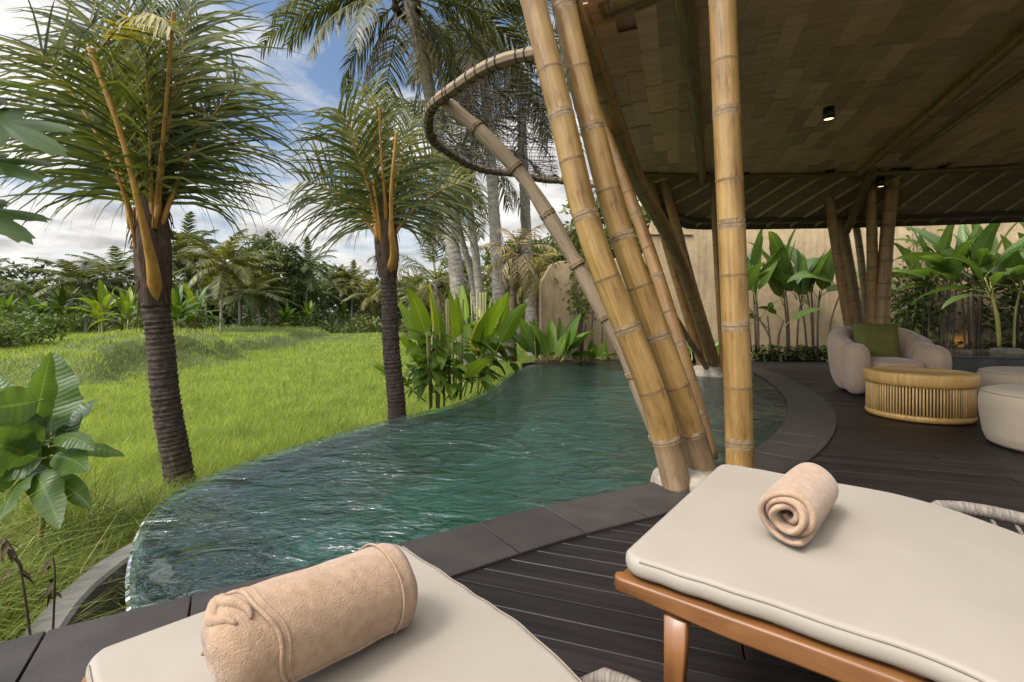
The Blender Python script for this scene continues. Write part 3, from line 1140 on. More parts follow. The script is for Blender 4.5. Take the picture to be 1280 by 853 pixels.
# cluster behind the armchair
for k, (pp, rr0, mt) in enumerate([
    ([P(1069, 446, 7.5), P(1057, 380, 7.5), P(1044, 300, 7.4), P(1034, 236, 7.3), P(1030, 205, 7.2)], 0.075, "bamboo_amber"),
    ([P(1080, 446, 7.8), P(1070, 380, 7.8), P(1056, 300, 7.7), P(1046, 240, 7.5), P(1042, 205, 7.4)], 0.075, "bamboo_olive"),
    ([P(1087, 446, 7.9), P(1081, 370, 7.9), P(1073, 300, 7.8), P(1065, 262, 7.7), P(1055, 215, 7.5)], 0.055, "bamboo_olive"),
    ([P(1092, 446, 7.3), P(1091, 380, 7.3), P(1090, 300, 7.2), P(1088, 215, 7.1)], 0.075, "bamboo_amber"),
    ([P(1100, 447, 7.2), P(1104, 370, 7.2), P(1110, 280, 7.1), P(1120, 197, 6.9)], 0.095, "bamboo_amber"),
    ([P(1058, 290, 7.6), P(1072, 255, 7.2), P(1086, 222, 6.8), P(1096, 203, 6.6)], 0.055, "bamboo_olive"),
]):
    culm("column", pp, rr0, rr0 * 0.9, M[mt], 0.35, 0.5, 20 + k, 14)

# footings
def lump(mb, c, rx, ry, h, seed, n=22, m=0):
    rr = random.Random(seed)
    ph = [rr.uniform(0, 6) for _ in range(4)]
    rows = []
    for (k, zz) in ((1.02, -0.05), (1.0, 0.3), (0.94, 0.72), (0.82, 0.93), (0.6, 1.0), (0.01, 1.01)):
        row = []
        for j in range(n):
            a = 2 * PI * j / n
            w = 1 + 0.05 * math.sin(2 * a + ph[0]) + 0.04 * math.sin(3 * a + ph[1]) + 0.02 * math.sin(5 * a + ph[2])
            row.append((c[0] + rx * k * w * math.cos(a), c[1] + ry * k * w * math.sin(a), c[2] + h * zz))
        rows.append(row)
    mb.grid(rows, m, closed_u=True)


mb = MB()
c = P(852, 632, 2.66)
lump(mb, (c.x + 0.06, c.y + 0.06, 0.0), 0.20, 0.17, 0.075, 4)
at_base(pav, mb.build("footing", M["lightstone"]))
mb = MB()
lump(mb, (P(893, 462, 7.9).x + 0.05, 7.85, -0.95), 0.62, 0.42, 1.08, 5)
at_base(pav, mb.build("footing", M["lightstone"]))

# ceiling
ZC = 3.0
left_b = [V((0.37, 3.34, 0)), V((0.80, 4.25, 0)), V((1.12, 5.25, 0)), V((1.44, 6.15, 0)), V((1.70, 6.85, 0))]
far_b = [V((1.70, 6.85, 0)), V((2.9, 6.95, 0)), V((4.3, 6.90, 0)), V((5.6, 6.75, 0)), V((7.2, 6.42, 0)), V((9.0, 5.8, 0)), V((11.5, 4.6, 0))]
near_b = [V((11.5, -1.0, 0)), V((6.0, 0.0, 0)), V((3.4, 0.6, 0)), V((2.0, 1.6, 0)), V((1.25, 2.65, 0)), V((0.91, 3.10, 0)), V((0.50, 3.38, 0))]
lb, fb, nb_ = catmull(left_b, 6), catmull(far_b, 6), catmull(near_b[1:], 6)
ceil_poly = [(p.x, p.y) for p in lb[:-1] + fb + [near_b[0]] + nb_[:-1]]
mb = MB()
PW, PL = 0.14, 0.60
cen = V((4, 4, 0))
fu, fv = V((0.945, -0.328, 0)), V((0.328, 0.945, 0))
rr = random.Random(12)
for a in range(-60, 70):
    shift = rr.uniform(0, PL)
    for b in range(-14, 18):
        u0, w0 = a * PW, b * PL + shift
        cpt = fu * (u0 + PW / 2) + fv * (w0 + PL / 2)
        if not inside((cpt.x, cpt.y), ceil_poly) and not inside((cpt.x + 0.01, cpt.y + 0.04), ceil_poly):
            continue
        wd, lg = PW * rr.uniform(0.99, 1.03), PL * rr.uniform(1.02, 1.1)
        zz = ZC + rr.uniform(-0.003, 0.003)
        tw = rr.uniform(-0.005, 0.005)
        tz = rr.uniform(0.001, 0.006)
        tx = rr.uniform(-0.003, 0.003)
        b0 = len(mb.v)
        off = rr.uniform(0, 60)
        q = []
        for dz in (0, 0.009):
            for (su, sv) in ((0, 0), (1, 0), (1, 1), (0, 1)):
                p = fu * (u0 + su * wd + tw * sv) + fv * (w0 + sv * lg)
                mb.v.append((p.x, p.y, zz + dz + (tz if sv else -tz) + (tx if su else -tx)))
        uvq = ((off, 0), (off + wd, 0), (off + wd, lg), (off, lg))
        mb.face((b0 + 3, b0 + 2, b0 + 1, b0), 0, (uvq[3], uvq[2], uvq[1], uvq[0]))
        for s0, s1 in ((0, 1), (1, 2), (2, 3), (3, 0)):
            mb.face((b0 + s0, b0 + s1, b0 + 4 + s1, b0 + 4 + s0), 0, ((off, 0), (off + .1, 0), (off + .1, .01), (off, .01)))
        mb.face((b0 + 4, b0 + 5, b0 + 6, b0 + 7), 0, uvq)
at_base(pav, mb.build("ceiling", M["shingle"], smooth=False))
mb = MB()
cpl = ceil_poly[::-1]
mb.prism(cpl, ZC + 0.04, ZC + 0.30)
mb.m[-1] = 1
at_base(pav, mb.build("roof", [M["thatch"], M["shingle"]], smooth=False))

# eave: matting that drops from the ceiling's edge to the rim, with battens under it
fe_dense = resample(fb, 0.12)
fen = normals(fe_dense, False)
Lf = len(fe_dense)


def eave_pt(i, t, dz=0.0):
    """t: 0 at the ceiling, 1 at the rim; the eave grows from nothing at its left end"""
    p, nn = fe_dense[i], fen[i]
    g = smooth01(i / 11.0) * 0.72 + 0.28
    w = (0.95 * g) * t
    drop = (0.58 * g) * (t ** 1.1)
    return V((p.x + nn.x * w, p.y + nn.y * w, ZC - 0.012 - drop + dz))


mb = MB()
mb.grid([[eave_pt(i, t / 5) for t in range(6)] for i in range(Lf)], uvs=None)
rows2 = [[eave_pt(i, t / 5, 0.10) for t in range(6)] for i in range(Lf)]
mb.grid(rows2)
at_base(pav, mb.build("eave_matting", M["soffit"]))
for s in range(0, Lf + 8, 3):
    pts = []
    for t in range(9):
        tt = t / 8
        ii = s - 1 + (3 if s > 30 else 5) * (0.5 - tt) * 1.3
        if 0 <= ii <= Lf - 1.001:
            i0 = int(ii)
            pts.append(eave_pt(i0, tt, -0.012).lerp(eave_pt(i0 + 1, tt, -0.012), ii - i0))
    if len(pts) > 4:
        mb = MB()
        mb.tube(pts, 0.024, 8)
        at_base(pav, mb.build("rafter", M["batten"]))
for t, r, mt, dz in ((0.0, 0.035, "bamboo_olive", -0.02), (0.80, 0.032, "twig_dark", -0.045), (1.0, 0.05, "twig_dark", 0.01)):
    mb = MB()
    mb.tube([eave_pt(i, t, dz) for i in range(0, Lf, 2)], r, 10, flute=(lambda a, s: 1 + 0.07 * math.sin(7 * a)) if mt != "bamboo_olive" else None)
    at_base(pav, mb.build("rim_beam", M[mt]))
# rims along the pool side and the near edge of the ceiling
culm("rim_beam", [(p.x, p.y, ZC - 0.03) for p in left_b], 0.055, 0.05, M["bamboo_olive"], 0.5, 0.6, 31, 16)
culm("rim_beam", [(p.x - 0.03, p.y - 0.085, ZC + 0.02) for p in nb_[::4][::-1]], 0.080, 0.078, M["bamboo"], 0.06, 0.75, 32, 20)
for dz in (0.0, 0.012):
    mb = MB()
    mb.tube([(p.x + 0.01, p.y + 0.03, ZC - 0.02 + dz) for p in nb_[::2]], 0.007, 8)
    at_base(pav, mb.build("edge_strip", M["slat"]))
mb = MB()
mb.tube([(p.x - 0.02, p.y - 0.10, ZC + 0.165) for p in nb_[::2]], 0.022, 10)
at_base(pav, mb.build("rim_beam", M["twig_dark"]))
pr = nb_[::-1]
for k in range(9):
    p = pr[0].lerp(pr[12], k / 8) + V((-0.02, -0.10, 0))
    mb = MB()
    mb.tube([(p.x, p.y, ZC + 0.17), (p.x, p.y, ZC + 0.75)], 0.022, 10)
    at_base(pav, mb.build("baluster", M["bamboo"]))
# purlins under the ceiling
culm("purlin", [G(842, -20, 2.90).xyz if False else P(849, -20, 2.82), P(856, 0, 2.95), P(866, 100, 3.95), P(879, 228, 6.95)], 0.058, 0.05, M["bamboo_olive"], 0.5, 0.75, 33, 16)
culm("purlin", [P(1340, -12, 2.9), P(1280, 42, 3.35), P(1180, 128, 4.45), P(1076, 214, 6.5)], 0.055, 0.052, M["bamboo_amber"], 0.4, 0.7, 34, 16)
culm("purlin", [P(1365, 30, 3.25), P(1280, 92, 3.9), P(1200, 150, 4.85), P(1128, 200, 6.1)], 0.035, 0.035, M["bamboo_olive"], 0.4, 0.7, 35, 12)

# ================================================================== HOOP WITH NET
hc, hr, hz = V((0.62, 3.88, 0)), 1.28, 2.42
hoop = thing("net_hoop", "round bundled-stick hoop with a dark net held up by a slanting stick pole", "net hoop", (hc.x, hc.y, 0))
a0, a1 = math.atan2(2.66 - hc.y, 0.14 - hc.x), math.atan2(5.12 - hc.y, 0.50 - hc.x)
if a0 < 0:
    a0 += 2 * PI
arc = [V((hc.x + hr * math.cos(a0 + (a1 - a0) * k / 60), hc.y + hr * math.sin(a0 + (a1 - a0) * k / 60), hz + 0.015 * math.sin(k * 0.4))) for k in range(61)]
arc2 = arc + [arc[-1] + V((0.22, -0.05, -0.05)), arc[-1] + V((0.4, -0.2, -0.10))]
mb = MB()
fl = lambda a, s: 1 + 0.10 * math.sin(8 * a + 2 * math.sin(s * 3)) + 0.03 * math.sin(s * 40)
rim_pts = resample(arc2, 0.03)
mb.tube(rim_pts, 0.035, 24, flute=fl)
rim = mb.build("rim", M["twig"])
wraps = []
for k in range(2, len(rim_pts) - 2, 3):
    mb = MB()
    a, b = rim_pts[k], rim_pts[k + 1]
    t = (b - a).normalized()
    o = a + (b - a) * rnd.uniform(-1, 1)
    ring = []
    sx = V((0, 0, 1)).cross(t).normalized()
    tl = rnd.uniform(-0.02, 0.02)
    for q in range(13):
        an = 2 * PI * q / 12
        ring.append(o + sx * math.cos(an) * 0.039 + V((0, 0, 1)) * math.sin(an) * 0.039 + t * (tl * math.cos(an)))
    mb.tube(ring, 0.0036, 5, cap=False)
    wraps.append(mb.build("cord_wrapping", M["cord"]))
mb = MB()
ctr = V((hc.x - 0.1, hc.y, 0))
ch0, ch1 = arc[0], arc[-1]
chord = [ch0.lerp(ch1, k / 40) for k in range(41)]


def sag(p):
    d = min(1.0, ((p - hc).to_2d().length) / hr)
    return V((p.x, p.y, hz - 0.05 * (1 - d * d) - 0.01))


def strand(a, b, r, wob):
    n = 12
    pts = []
    for q in range(n + 1):
        p = a.lerp(b, q / n)
        f = math.sin(PI * q / n)
        pts.append(sag(p + V((rnd.gauss(0, wob), rnd.gauss(0, wob), 0)) * f))
    mb.tube(pts, r, 4, cap=False)


K = 40
for k in range(1, K):
    x = hc.x - hr + (ch1.x - hc.x + hr) * k / K
    dy = math.sqrt(max(0.0, hr * hr - (x - hc.x) ** 2))
    if dy > 0.06:
        ylo = max(hc.y - dy, ch0.y + (x - ch0.x) * (ch1.y - ch0.y) / (ch1.x - ch0.x)) if x > ch0.x else hc.y - dy
        strand(V((x, ylo, 0)), V((x + rnd.uniform(-.05, .05), hc.y + dy, 0)), rnd.choice([0.0016, 0.002, 0.0026]), 0.012)
for k in range(1, 68):
    y = hc.y - hr + 2 * hr * k / 68
    dx = math.sqrt(max(0.0, hr * hr - (y - hc.y) ** 2))
    xe = ch0.x + (ch1.x - ch0.x) * (y - ch0.y) / (ch1.y - ch0.y)
    xs0 = hc.x - dx
    if xe - xs0 > 0.06:
        strand(V((xs0, y, 0)), V((xe + 0.02, y + rnd.uniform(-.05, .05), 0)), rnd.choice([0.0016, 0.002, 0.0026]), 0.012)
for k in range(18):
    a, b = rnd.choice(arc), rnd.choice(chord)
    strand(V((a.x, a.y, 0)), V((b.x, b.y, 0)), 0.0035, 0.05)
nt_ = mb.build("net", M["net"])
pole_px = [(557, 127, 3.28), (610, 174, 3.24), (660, 230, 3.2), (715, 320, 3.12), (760, 400, 3.02), (790, 462, 2.96), (840, 592, 2.84)]
pp = resample(catmull([P(*q) for q in pole_px], 8), 0.03)
mb = MB()
mb.tube(pp, [0.046 - 0.004 * math.sin(k * 0.3) for k in range(len(pp))], 28, flute=lambda a, s: 1 + 0.09 * math.sin(10 * a + 0.6 * math.sin(s * 4)))
spole = mb.build("support_pole", M["twig"])
binds = []
for k in range(9, len(pp) - 1, 13):
    mb = MB()
    for e in range(3):
        a = pp[k] + (pp[k + 1] - pp[k]) * (e * 0.36)
        t = (pp[k + 1] - pp[k]).normalized()
        x = t.cross(V((0, 0, 1))).normalized()
        y = t.cross(x)
        mb.tube([a + (x * math.cos(q * PI / 7) + y * math.sin(q * PI / 7)) * 0.051 + t * 0.006 * math.cos(q * PI / 7) for q in range(15)], 0.006, 6, cap=False)
    binds.append(mb.build("binding", M["node"]))
at_base(hoop, rim, nt_, spole)
for c, par in [(q, rim) for q in wraps] + [(q, spole) for q in binds]:
    c.parent = par

# ================================================================== LOUNGERS
def rbox_rows(xs, hw, zt, zb, R1, r2, n=6):
    """rounded slab lofted along x: half width hw, top/bottom functions of x, plan corner R1, edge radius r2"""
    x0, x1 = xs[0], xs[-1]
    rows = []
    for x in xs:
        e = min(x - x0, x1 - x)
        iw = R1 - math.sqrt(max(0, R1 * R1 - (R1 - min(e, R1)) ** 2))
        ih = r2 - math.sqrt(max(0, r2 * r2 - (r2 - min(e, r2)) ** 2))
        w = hw - iw
        t, b = zt(x) - ih, zb(x) + ih
        r = max(0.001, min(r2, (t - b) / 2 - 0.0005))
        row = []
        for cx_, cz_, s in ((w - r, t - r, 0), (-(w - r), t - r, 1), (-(w - r), b + r, 2), (w - r, b + r, 3)):
            for k in range(n + 1):
                a = PI / 2 * (s + k / n)
                row.append(V((x, cx_ + r * math.cos(a), cz_ + r * math.sin(a))))
        rows.append(row)
    return rows


def stations(L, R1, n):
    a = [R1 * (1 - math.cos(PI / 2 * k / 6)) for k in range(7)]
    m = [R1 + (L - 2 * R1) * k / n for k in range(1, n)]
    return a + m + [L - q for q in reversed(a)]


def lounger(label, foot_l, foot_r, zt0, long_dir, L, armspan):
    """foot_l/foot_r: the two foot corners of the cushion in plan; it runs along long_dir"""
    mid = (foot_l + foot_r) / 2
    W = (foot_r - foot_l).length
    ang = math.atan2(long_dir.y, long_dir.x)
    t = thing("sun_lounger", label, "sun lounger", (mid.x, mid.y, 0), "cream cushioned teak loungers on the deck", ang)
    T = 0.040

    def top(x):
        return zt0 - 0.115 * smooth01((x - 0.42) / 0.62) + 0.20 * smooth01((x - 1.12) / 0.6)

    mb = MB()
    rows = rbox_rows(stations(L, 0.045, 90), W / 2, top, lambda x: top(x) - T, 0.045, 0.018)
    pz = rnd.uniform(0, 6)
    for r in rows:
        for p in r:
            f = abs(p.y) / (W / 2)
            # slack cover: soft dents on top, little puckers along the sides
            if p.z > top(p.x) - T * 0.6:
                p.z += 0.0022 * math.sin(p.x * 9 + pz + p.y * 6) * math.sin(p.y * 11 + pz) * (1 - f ** 4)
            if f > 0.9:
                p.y += (0.0016 * math.sin(p.x * 52 + 3 * math.sin(p.x * 9 + pz)) + 0.0012 * math.sin(p.x * 23 + pz)) * (1 if p.y > 0 else -1)
    b0 = mb.grid(rows, closed_u=True)
    nn = len(rows[0])
    mb.face([b0 + q for q in reversed(range(nn))])
    mb.face([b0 + (len(rows) - 1) * nn + q for q in range(nn)])
    cu = mb.build("cushion", M["cushion"], t)
    mb = MB()
    for s in (-1, 1):
        mb.tube([(x, s * (W / 2 - 0.0040 + 0.0014 * math.sin(x * 52 + 3 * math.sin(x * 9 + pz)) + 0.0010 * math.sin(x * 23 + pz)), top(x) - 0.0042) for x in [0.045 + (L - 0.09) * k / 150 for k in range(151)]], 0.0017, 6)
    mb.tube([(0.0075, W / 2 - 0.06 - (W - 0.12) * k / 8, top(0) - 0.007) for k in range(9)], 0.0016, 6)
    mb.build("piping", M["seam"], cu)
    # side rails follow the wave of the cushion
    for s in (-1, 1):
        mb = MB()
        xs_ = stations(L + 0.02, 0.02, 50)
        hh = lambda x: 0.040 + 0.008 * smooth01((x - 0.3) / 0.5)
        rows = rbox_rows(xs_, 0.017, lambda x: top(x) - T - 0.006, lambda x: top(x) - T - 0.006 - hh(x) * (0.72 + 0.28 * smooth01(x / 0.25)), 0.02, 0.006)
        rows = [[V((p.x - 0.012, p.y + s * (W / 2 - 0.012), p.z)) for p in r] for r in rows]
        ll = [0.0]
        for k in range(1, len(rows)):
            ll.append(rows[k][0].x)
        b0 = mb.grid(rows, closed_u=True, uvs=lambda i, j: ((ll[i], j * 0.01), (ll[i], j * 0.01 + 0.01), (ll[min(i + 1, len(ll) - 1)], j * 0.01 + 0.01), (ll[min(i + 1, len(ll) - 1)], j * 0.01)))
        nn = len(rows[0])
        mb.face([b0 + q for q in reversed(range(nn))])
        mb.face([b0 + (len(rows) - 1) * nn + q for q in range(nn)])
        mb.build("side_rail", M["teak"], t)
    mb = MB()
    for x in (0.02, 0.4, 0.9, 1.4, L - 0.05):
        mb.box((x, 0, top(x) - T - 0.03), (0.05, W - 0.06, 0.03))
    mb.build("cross_rail", M["teak"], t, smooth=False)
    mb = MB()
    for k in range(22):
        x = 0.05 + (L - 0.1) * k / 21
        mb.box((x, 0, top(x) - T - 0.009), (0.035, W - 0.05, 0.010))
    mb.build("slat_base", M["teak"], t, smooth=False)
    for x, lean in ((0.115, -0.012), (1.35, 0.06)):
        for s in (-1, 1):
            mb = MB()
            zt_ = top(x) - T - 0.05
            rows = []
            for k in range(5):
                f = k / 4
                z = zt_ * f
                hx, hy = 0.011 + 0.011 * f, 0.012 + 0.003 * f
                cx_, cy_ = x + lean * (1 - f), s * (W / 2 - 0.016)
                row = []
                for q in range(16):
                    a = 2 * PI * q / 16
                    e = 0.24
                    row.append(V((cx_ + hx * abs(math.cos(a)) ** e * (1 if math.cos(a) >= 0 else -1), cy_ + hy * abs(math.sin(a)) ** e * (1 if math.sin(a) >= 0 else -1), z)))
                rows.append(row)
            b0 = mb.grid(rows, closed_u=True, uvs=lambda i, j: ((i * 0.08, j * 0.006), (i * 0.08, j * 0.006 + .006), (i * 0.08 + .08, j * 0.006 + .006), (i * 0.08 + 0.08, j * 0.006)))
            mb.face([b0 + q for q in reversed(range(16))])
            mb.face([b0 + 64 + q for q in range(16)])
            mb.build("leg", M["teak"], t)
    # woven rope arms either side of the back
    for s in (-1, 1):
        xa0, xa1 = armspan[s]
        mb = MB()
        pts = []
        for k in range(25):
            f = k / 24
            x = xa0 + (xa1 - xa0) * f
            rise = math.sin(PI * min(1, max(0, f))) ** 0.45
            out = 0.035 + 0.05 * rise
            pts.append(V((x, s * (W / 2 + out), top(x) - 0.06 + armspan["h"] * rise)))
        mb.tube(pts, 0.017, 14, flute=lambda a, q: 1 + 0.07 * math.sin(q * 420 + a))
        fr = mb.build("rope_arm", M["rope"], t)
        mb = MB()
        for k in range(1, 24):
            p = pts[k]
            q = V((p.x + 0.05, s * (W / 2 + 0.012), top(p.x) - 0.09))
            mb.tube([p, p.lerp(q, 0.5) + V((0, s * 0.01, 0)), q], 0.0045, 6)
        mb.build("rope_lacing", M["rope"], fr)
    return t


zL, zR = 0.355, 0.47
l0, l1 = G(106, 817, zL), G(491, 672, zL)
LD = V((0.694, -0.720, 0))
lounger("cream lounger beside the pool carrying the fatter towel with its tucked-in end", l0, l1, zL, LD, 1.75, {1: (0.60, 1.5), -1: (0.9, 1.6), "h": 0.09})
r0_, r1_ = G(772, 692, zR), G(900, 577, zR)
RD = V(((r1_ - r0_).y, -(r1_ - r0_).x, 0)).normalized()
lounger("cream lounger with the open-spiral towel, its teak rail and leg in view", r0_, r1_, zR, RD, 1.8, {1: (0.50, 1.6), -1: (0.95, 1.65), "h": 0.10})


# ------------------------------------------------------------------ towels
def towel(label, c0, c1, rad, turns, seed, tuck=False):
    """a sheet rolled in a spiral: the ribbon has thickness, its ends show the turns"""
    ax = (c1 - c0)
    L = ax.length
    ax = ax.normalized()
    rr = random.Random(seed)
    t = thing("rolled_towel", label, "towel", (c0.x, c0.y, c0.z - rad), "beige towels rolled up on the loungers")
    side = ax.cross(V((0, 0, 1))).normalized()
    upv = V((0, 0, 1))
    ph = [rr.uniform(0, 6) for _ in range(8)]

    ph[7] = R(-55) - 2 * PI * turns

    def spiral(k, n):
        f = k / n
        return 2 * PI * turns * f, 0.016 + (rad - 0.016) * f ** 0.92

    th = (rad - 0.016) / turns * 0.86
    n = int(turns * 40)
    mb = MB()
    LS = 34
    rows = []
    st = [0.0, 0.004, 0.012, 0.024] + [0.04 + (L - 0.08) * q / (LS - 8) for q in range(LS - 7)] + [L - 0.024, L - 0.012, L - 0.004, L]

    def shp(a, r, s, k):
        fr = k / n
        # lumps of the cloth, a sag on the bed, a slack mouth at the ends
        w = 1 + fr * (0.020 * math.sin(2 * a + s * 6 + ph[0]) + 0.016 * math.sin(3 * a - s * 13 + ph[1]) + 0.012 * math.sin(s * 31 + ph[2] + a))
        e = min(s, L - s)
        w *= 1 - 0.09 * math.exp(-e / 0.02) * fr
        x, z = r * w * math.cos(a), r * w * math.sin(a)
        z = z * (0.95 if z < 0 else 0.98)
        z = max(z, -rad * 0.93)
        off = 0.010 * math.sin(a * 1.0 + ph[3]) * fr + 0.012 * (1 - fr) * math.sin(ph[4])
        so = 0.014 * math.sin(fr * 9 + ph[5]) + 0.006 * math.sin(a * 2 + ph[6])
        ss = s + (so * (1 if s < L / 2 else -1)) * math.exp(-e / 0.03) + off * 0.3
        return c0 + ax * ss + side * x + upv * z

    if tuck:
        # a soft closed roll: rounded ends that sink in a little, slack folds along it
        rows = []
        NS = 60
        for k in range(NS + 1):
            f = k / NS
            e = min(f, 1 - f)
            x = L * (f + 0.0)
            q = min(1.0, e / 0.13)
            rr_ = rad * math.sqrt(max(0.0, 1 - (1 - q) ** 2.6)) if k not in (0, NS) else 0.002
            if k in (0, NS):
                x += 0.016 * (1 if k == 0 else -1)
            row = []
            for c in range(48):
                a = 2 * PI * c / 48
                w = 1 + 0.018 * math.sin(2 * a + f * 5 + ph[0]) + 0.014 * math.sin(3 * a - f * 9 + ph[1]) + 0.010 * math.sin(a * 5 + f * 23 + ph[2]) + 0.008 * math.sin(f * 37 + 4 * a + ph[3])
                w -= 0.05 * math.exp(-((a - 2.2 - 1.6 * f) / 0.10) ** 2)
                z = max(rr_ * w * math.sin(a), -rad * 0.93)
                row.append(c0 + ax * (x + 0.01 * math.sin(a + ph[4]) * (1 - q)) + side * (rr_ * w * 1.03 * math.cos(a)) + upv * z)
            rows.append(row)
        mb.grid(rows, closed_u=True)
    for k in range(0 if tuck else n + 1):
        a, r = spiral(k, n)
        a += ph[7]
        outer = [shp(a, r, s, k) for s in st]
        inner = [shp(a, max(0.004, r - th), s, k) for s in reversed(st)]
        # soft hems
        hem0 = [shp(a, r - th * 0.5, -0.006, k)]
        hem1 = [shp(a, r - th * 0.5, L + 0.006, k)]
        rows.append(outer + hem1 + inner + hem0)
    if not tuck:
        b0 = mb.grid(rows, closed_u=True)
        nn = len(rows[0])
        mb.face([b0 + q for q in reversed(range(nn))])
        mb.face([b0 + n * nn + q for q in range(nn)])
    body = mb.build("towel_roll", M["towel"])
    at_base(t, body)
    if tuck:
        # the loose corner drawn over the roll, with its stitched hem, and the knot of cloth tucked in at one end
        mb = MB()
        rows = []
        for k in range(41):
            a = R(205) - R(250) * k / 40
            row = []
            for q in range(22):
                f = q / 21
                s0 = L * (0.05 + 0.20 * (k / 40) ** 0.8 + 0.012 * math.sin(k * 0.5))
                s1 = L * (0.955 - 0.06 * (k / 40))
                s = s0 + (s1 - s0) * f
                fe = s / L
                qq = min(1.0, min(fe, 1 - fe) / 0.13)
                rr_ = rad * math.sqrt(max(0.0, 1 - (1 - qq) ** 2.6)) * (1.05 + 0.012 * math.sin(3 * a + 9 * f) + 0.008 * math.sin(17 * f + 2 * a))
                row.append(c0 + ax * s + side * (rr_ * 1.03 * math.cos(a)) + upv * max(rr_ * math.sin(a), -rad * 0.92))
            rows.append(row)
        mb.grid(rows)
        fo = mb.build("folded_flap", M["towel"])
        mo = fo.modifiers.new("thick", "SOLIDIFY")
        mo.thickness = 0.006
        mo.offset = 1.0
        mb = MB()
        mb.tube([r[0] for r in rows], 0.0032, 8)
        mb.tube([r[1] for r in rows], 0.0022, 8)
        mb.tube([r[18] + (r[18] - c0 - ax * (r[18] - c0).dot(ax)).normalized() * 0.005 for r in rows[2:]], 0.0018, 8)
        mb.tube([p for p in rows[-1]], 0.004, 8)
        hm = mb.build("hem", M["towel"])
        mb = MB()
        for wv, amp, r_ in ((0.0, 0.022, 0.010), (1.2, 0.040, 0.008)):
            pts = []
            for q in range(17):
                a = R(150) - R(95) * q / 16
                x = amp + 0.010 * math.sin(q * 0.45 + wv)
                qq = min(1.0, (x / L) / 0.13)
                rr_ = rad * math.sqrt(max(0.0, 1 - (1 - qq) ** 2.6))
                pts.append(c0 + ax * x + side * (rr_ * 1.02 * math.cos(a)) + upv * (rr_ * 1.0 * math.sin(a)))
            mb.tube(pts, [r_ * math.sin(PI * (q + 0.5) / 17.2) + 0.001 for q in range(17)], 10)
        en = mb.build("tucked_fold", M["towel"])
        at_base(t, fo, hm, en)
    return t


rt = 0.072
towel("fat rolled towel with a tucked-in end on the lounger beside the pool", P(254, 826, 0.690), P(508, 722, 0.965), rt, 2.6, 3, True)
towel("rolled towel with its spiral end open, on the lounger with the teak leg", P(983, 646, 1.0), P(1020, 604, 1.20), 0.064, 3.3, 8)

# ================================================================== LOUNGE FURNITURE
def sup(mb, c, r, e1=0.6, e2=0.6, rz=0.0, n=28, m=16, mi=0, shape=None):
    """super-ellipsoid"""
    pw = lambda x, e: math.copysign(abs(x) ** e, x)
    rows = []
    ca_, sa_ = math.cos(rz), math.sin(rz)
    for i in range(m + 1):
        v = -PI / 2 + PI * i / m
        row = []
        for j in range(n):
            u = 2 * PI * j / n
            x = r[0] * pw(max(1e-4, math.cos(v)), e1) * pw(math.cos(u), e2)
            y = r[1] * pw(max(1e-4, math.cos(v)), e1) * pw(math.sin(u), e2)
            z = r[2] * pw(math.sin(v), e1)
            if shape:
                x, y, z = shape(x, y, z)
            row.append((c[0] + x * ca_ - y * sa_, c[1] + x * sa_ + y * ca_, c[2] + z))
        rows.append(row)
    mb.grid(rows, mi, closed_u=True)


# armchair: tub back that rolls forward into two fat arms
ac = V((4.62, 6.0, 0))
AR = R(-12)
arm = thing("armchair", "taupe tub armchair with fat rolled arms in front of the bamboo cluster", "armchair", (ac.x, ac.y, 0), rz=AR, scale=(0.79, 0.82, 1.0))
mb = MB()
rows = []
NB = 46
for k in range(NB + 1):
    f = k / NB
    a = R(-28) + R(236) * f
    ex, ey = 0.54, 0.47
    c = V((ex * math.cos(a), 0.05 + ey * math.sin(a), 0))
    nrm = V((math.cos(a), math.sin(a), 0))
    back = smooth01((math.sin(a) + 0.35) / 1.2)
    zt = 0.66 + 0.15 * back
    zb = 0.02
    wid = 0.165 - 0.01 * back
    endf = min(1.0, min(f, 1 - f) / 0.07)
    endf = math.sqrt(max(0.0, 1 - (1 - endf) ** 2)) * 0.96 + 0.04
    row = []
    for q in range(22):
        b = 2 * PI * q / 22
        pw = lambda x, e: math.copysign(abs(x) ** e, x)
        rx = pw(math.cos(b), 0.75)
        rzv = pw(math.sin(b), 0.62)
        z = (zt + zb) / 2 + (zt - zb) / 2 * rzv * (0.75 + 0.25 * endf)
        # leans outward towards the top, narrow foot
        lean = 0.05 * (z / 0.7) - 0.05 + (0.03 if rx > 0 else 0) * (z / 0.7)
        foot = 0.82 + 0.18 * smooth01(z / 0.3)
        row.append(c + nrm * (wid * rx * endf * foot + lean) + V((0, 0, z)))
    rows.append(row)
b0 = mb.grid(rows, closed_u=True)
mb.face([b0 + q for q in reversed(range(22))])
mb.face([b0 + NB * 22 + q for q in range(22)])
mb.build("backrest", M["boucle"], arm)
for s in (-1, 1):
    mb = MB()
    sup(mb, (s * 0.50, -0.30, 0.31), (0.18, 0.26, 0.30), 0.62, 0.8, s * R(14), shape=lambda x, y, z: (x * (0.86 + 0.2 * (z / 0.55 + .5)), y * (0.85 + 0.2 * (z / 0.55 + .5)), z + 0.08 * y))
    mb.build("armrest", M["boucle"], arm)
mb = MB()
sup(mb, (0, -0.13, 0.33), (0.37, 0.47, 0.11), 0.5, 0.62)
mb.build("seat", M["boucle"], arm)
mb = MB()
sup(mb, (0, -0.16, 0.15), (0.365, 0.44, 0.145), 0.35, 0.6)
mb.build("base", M["boucle"], arm)
mb = MB()
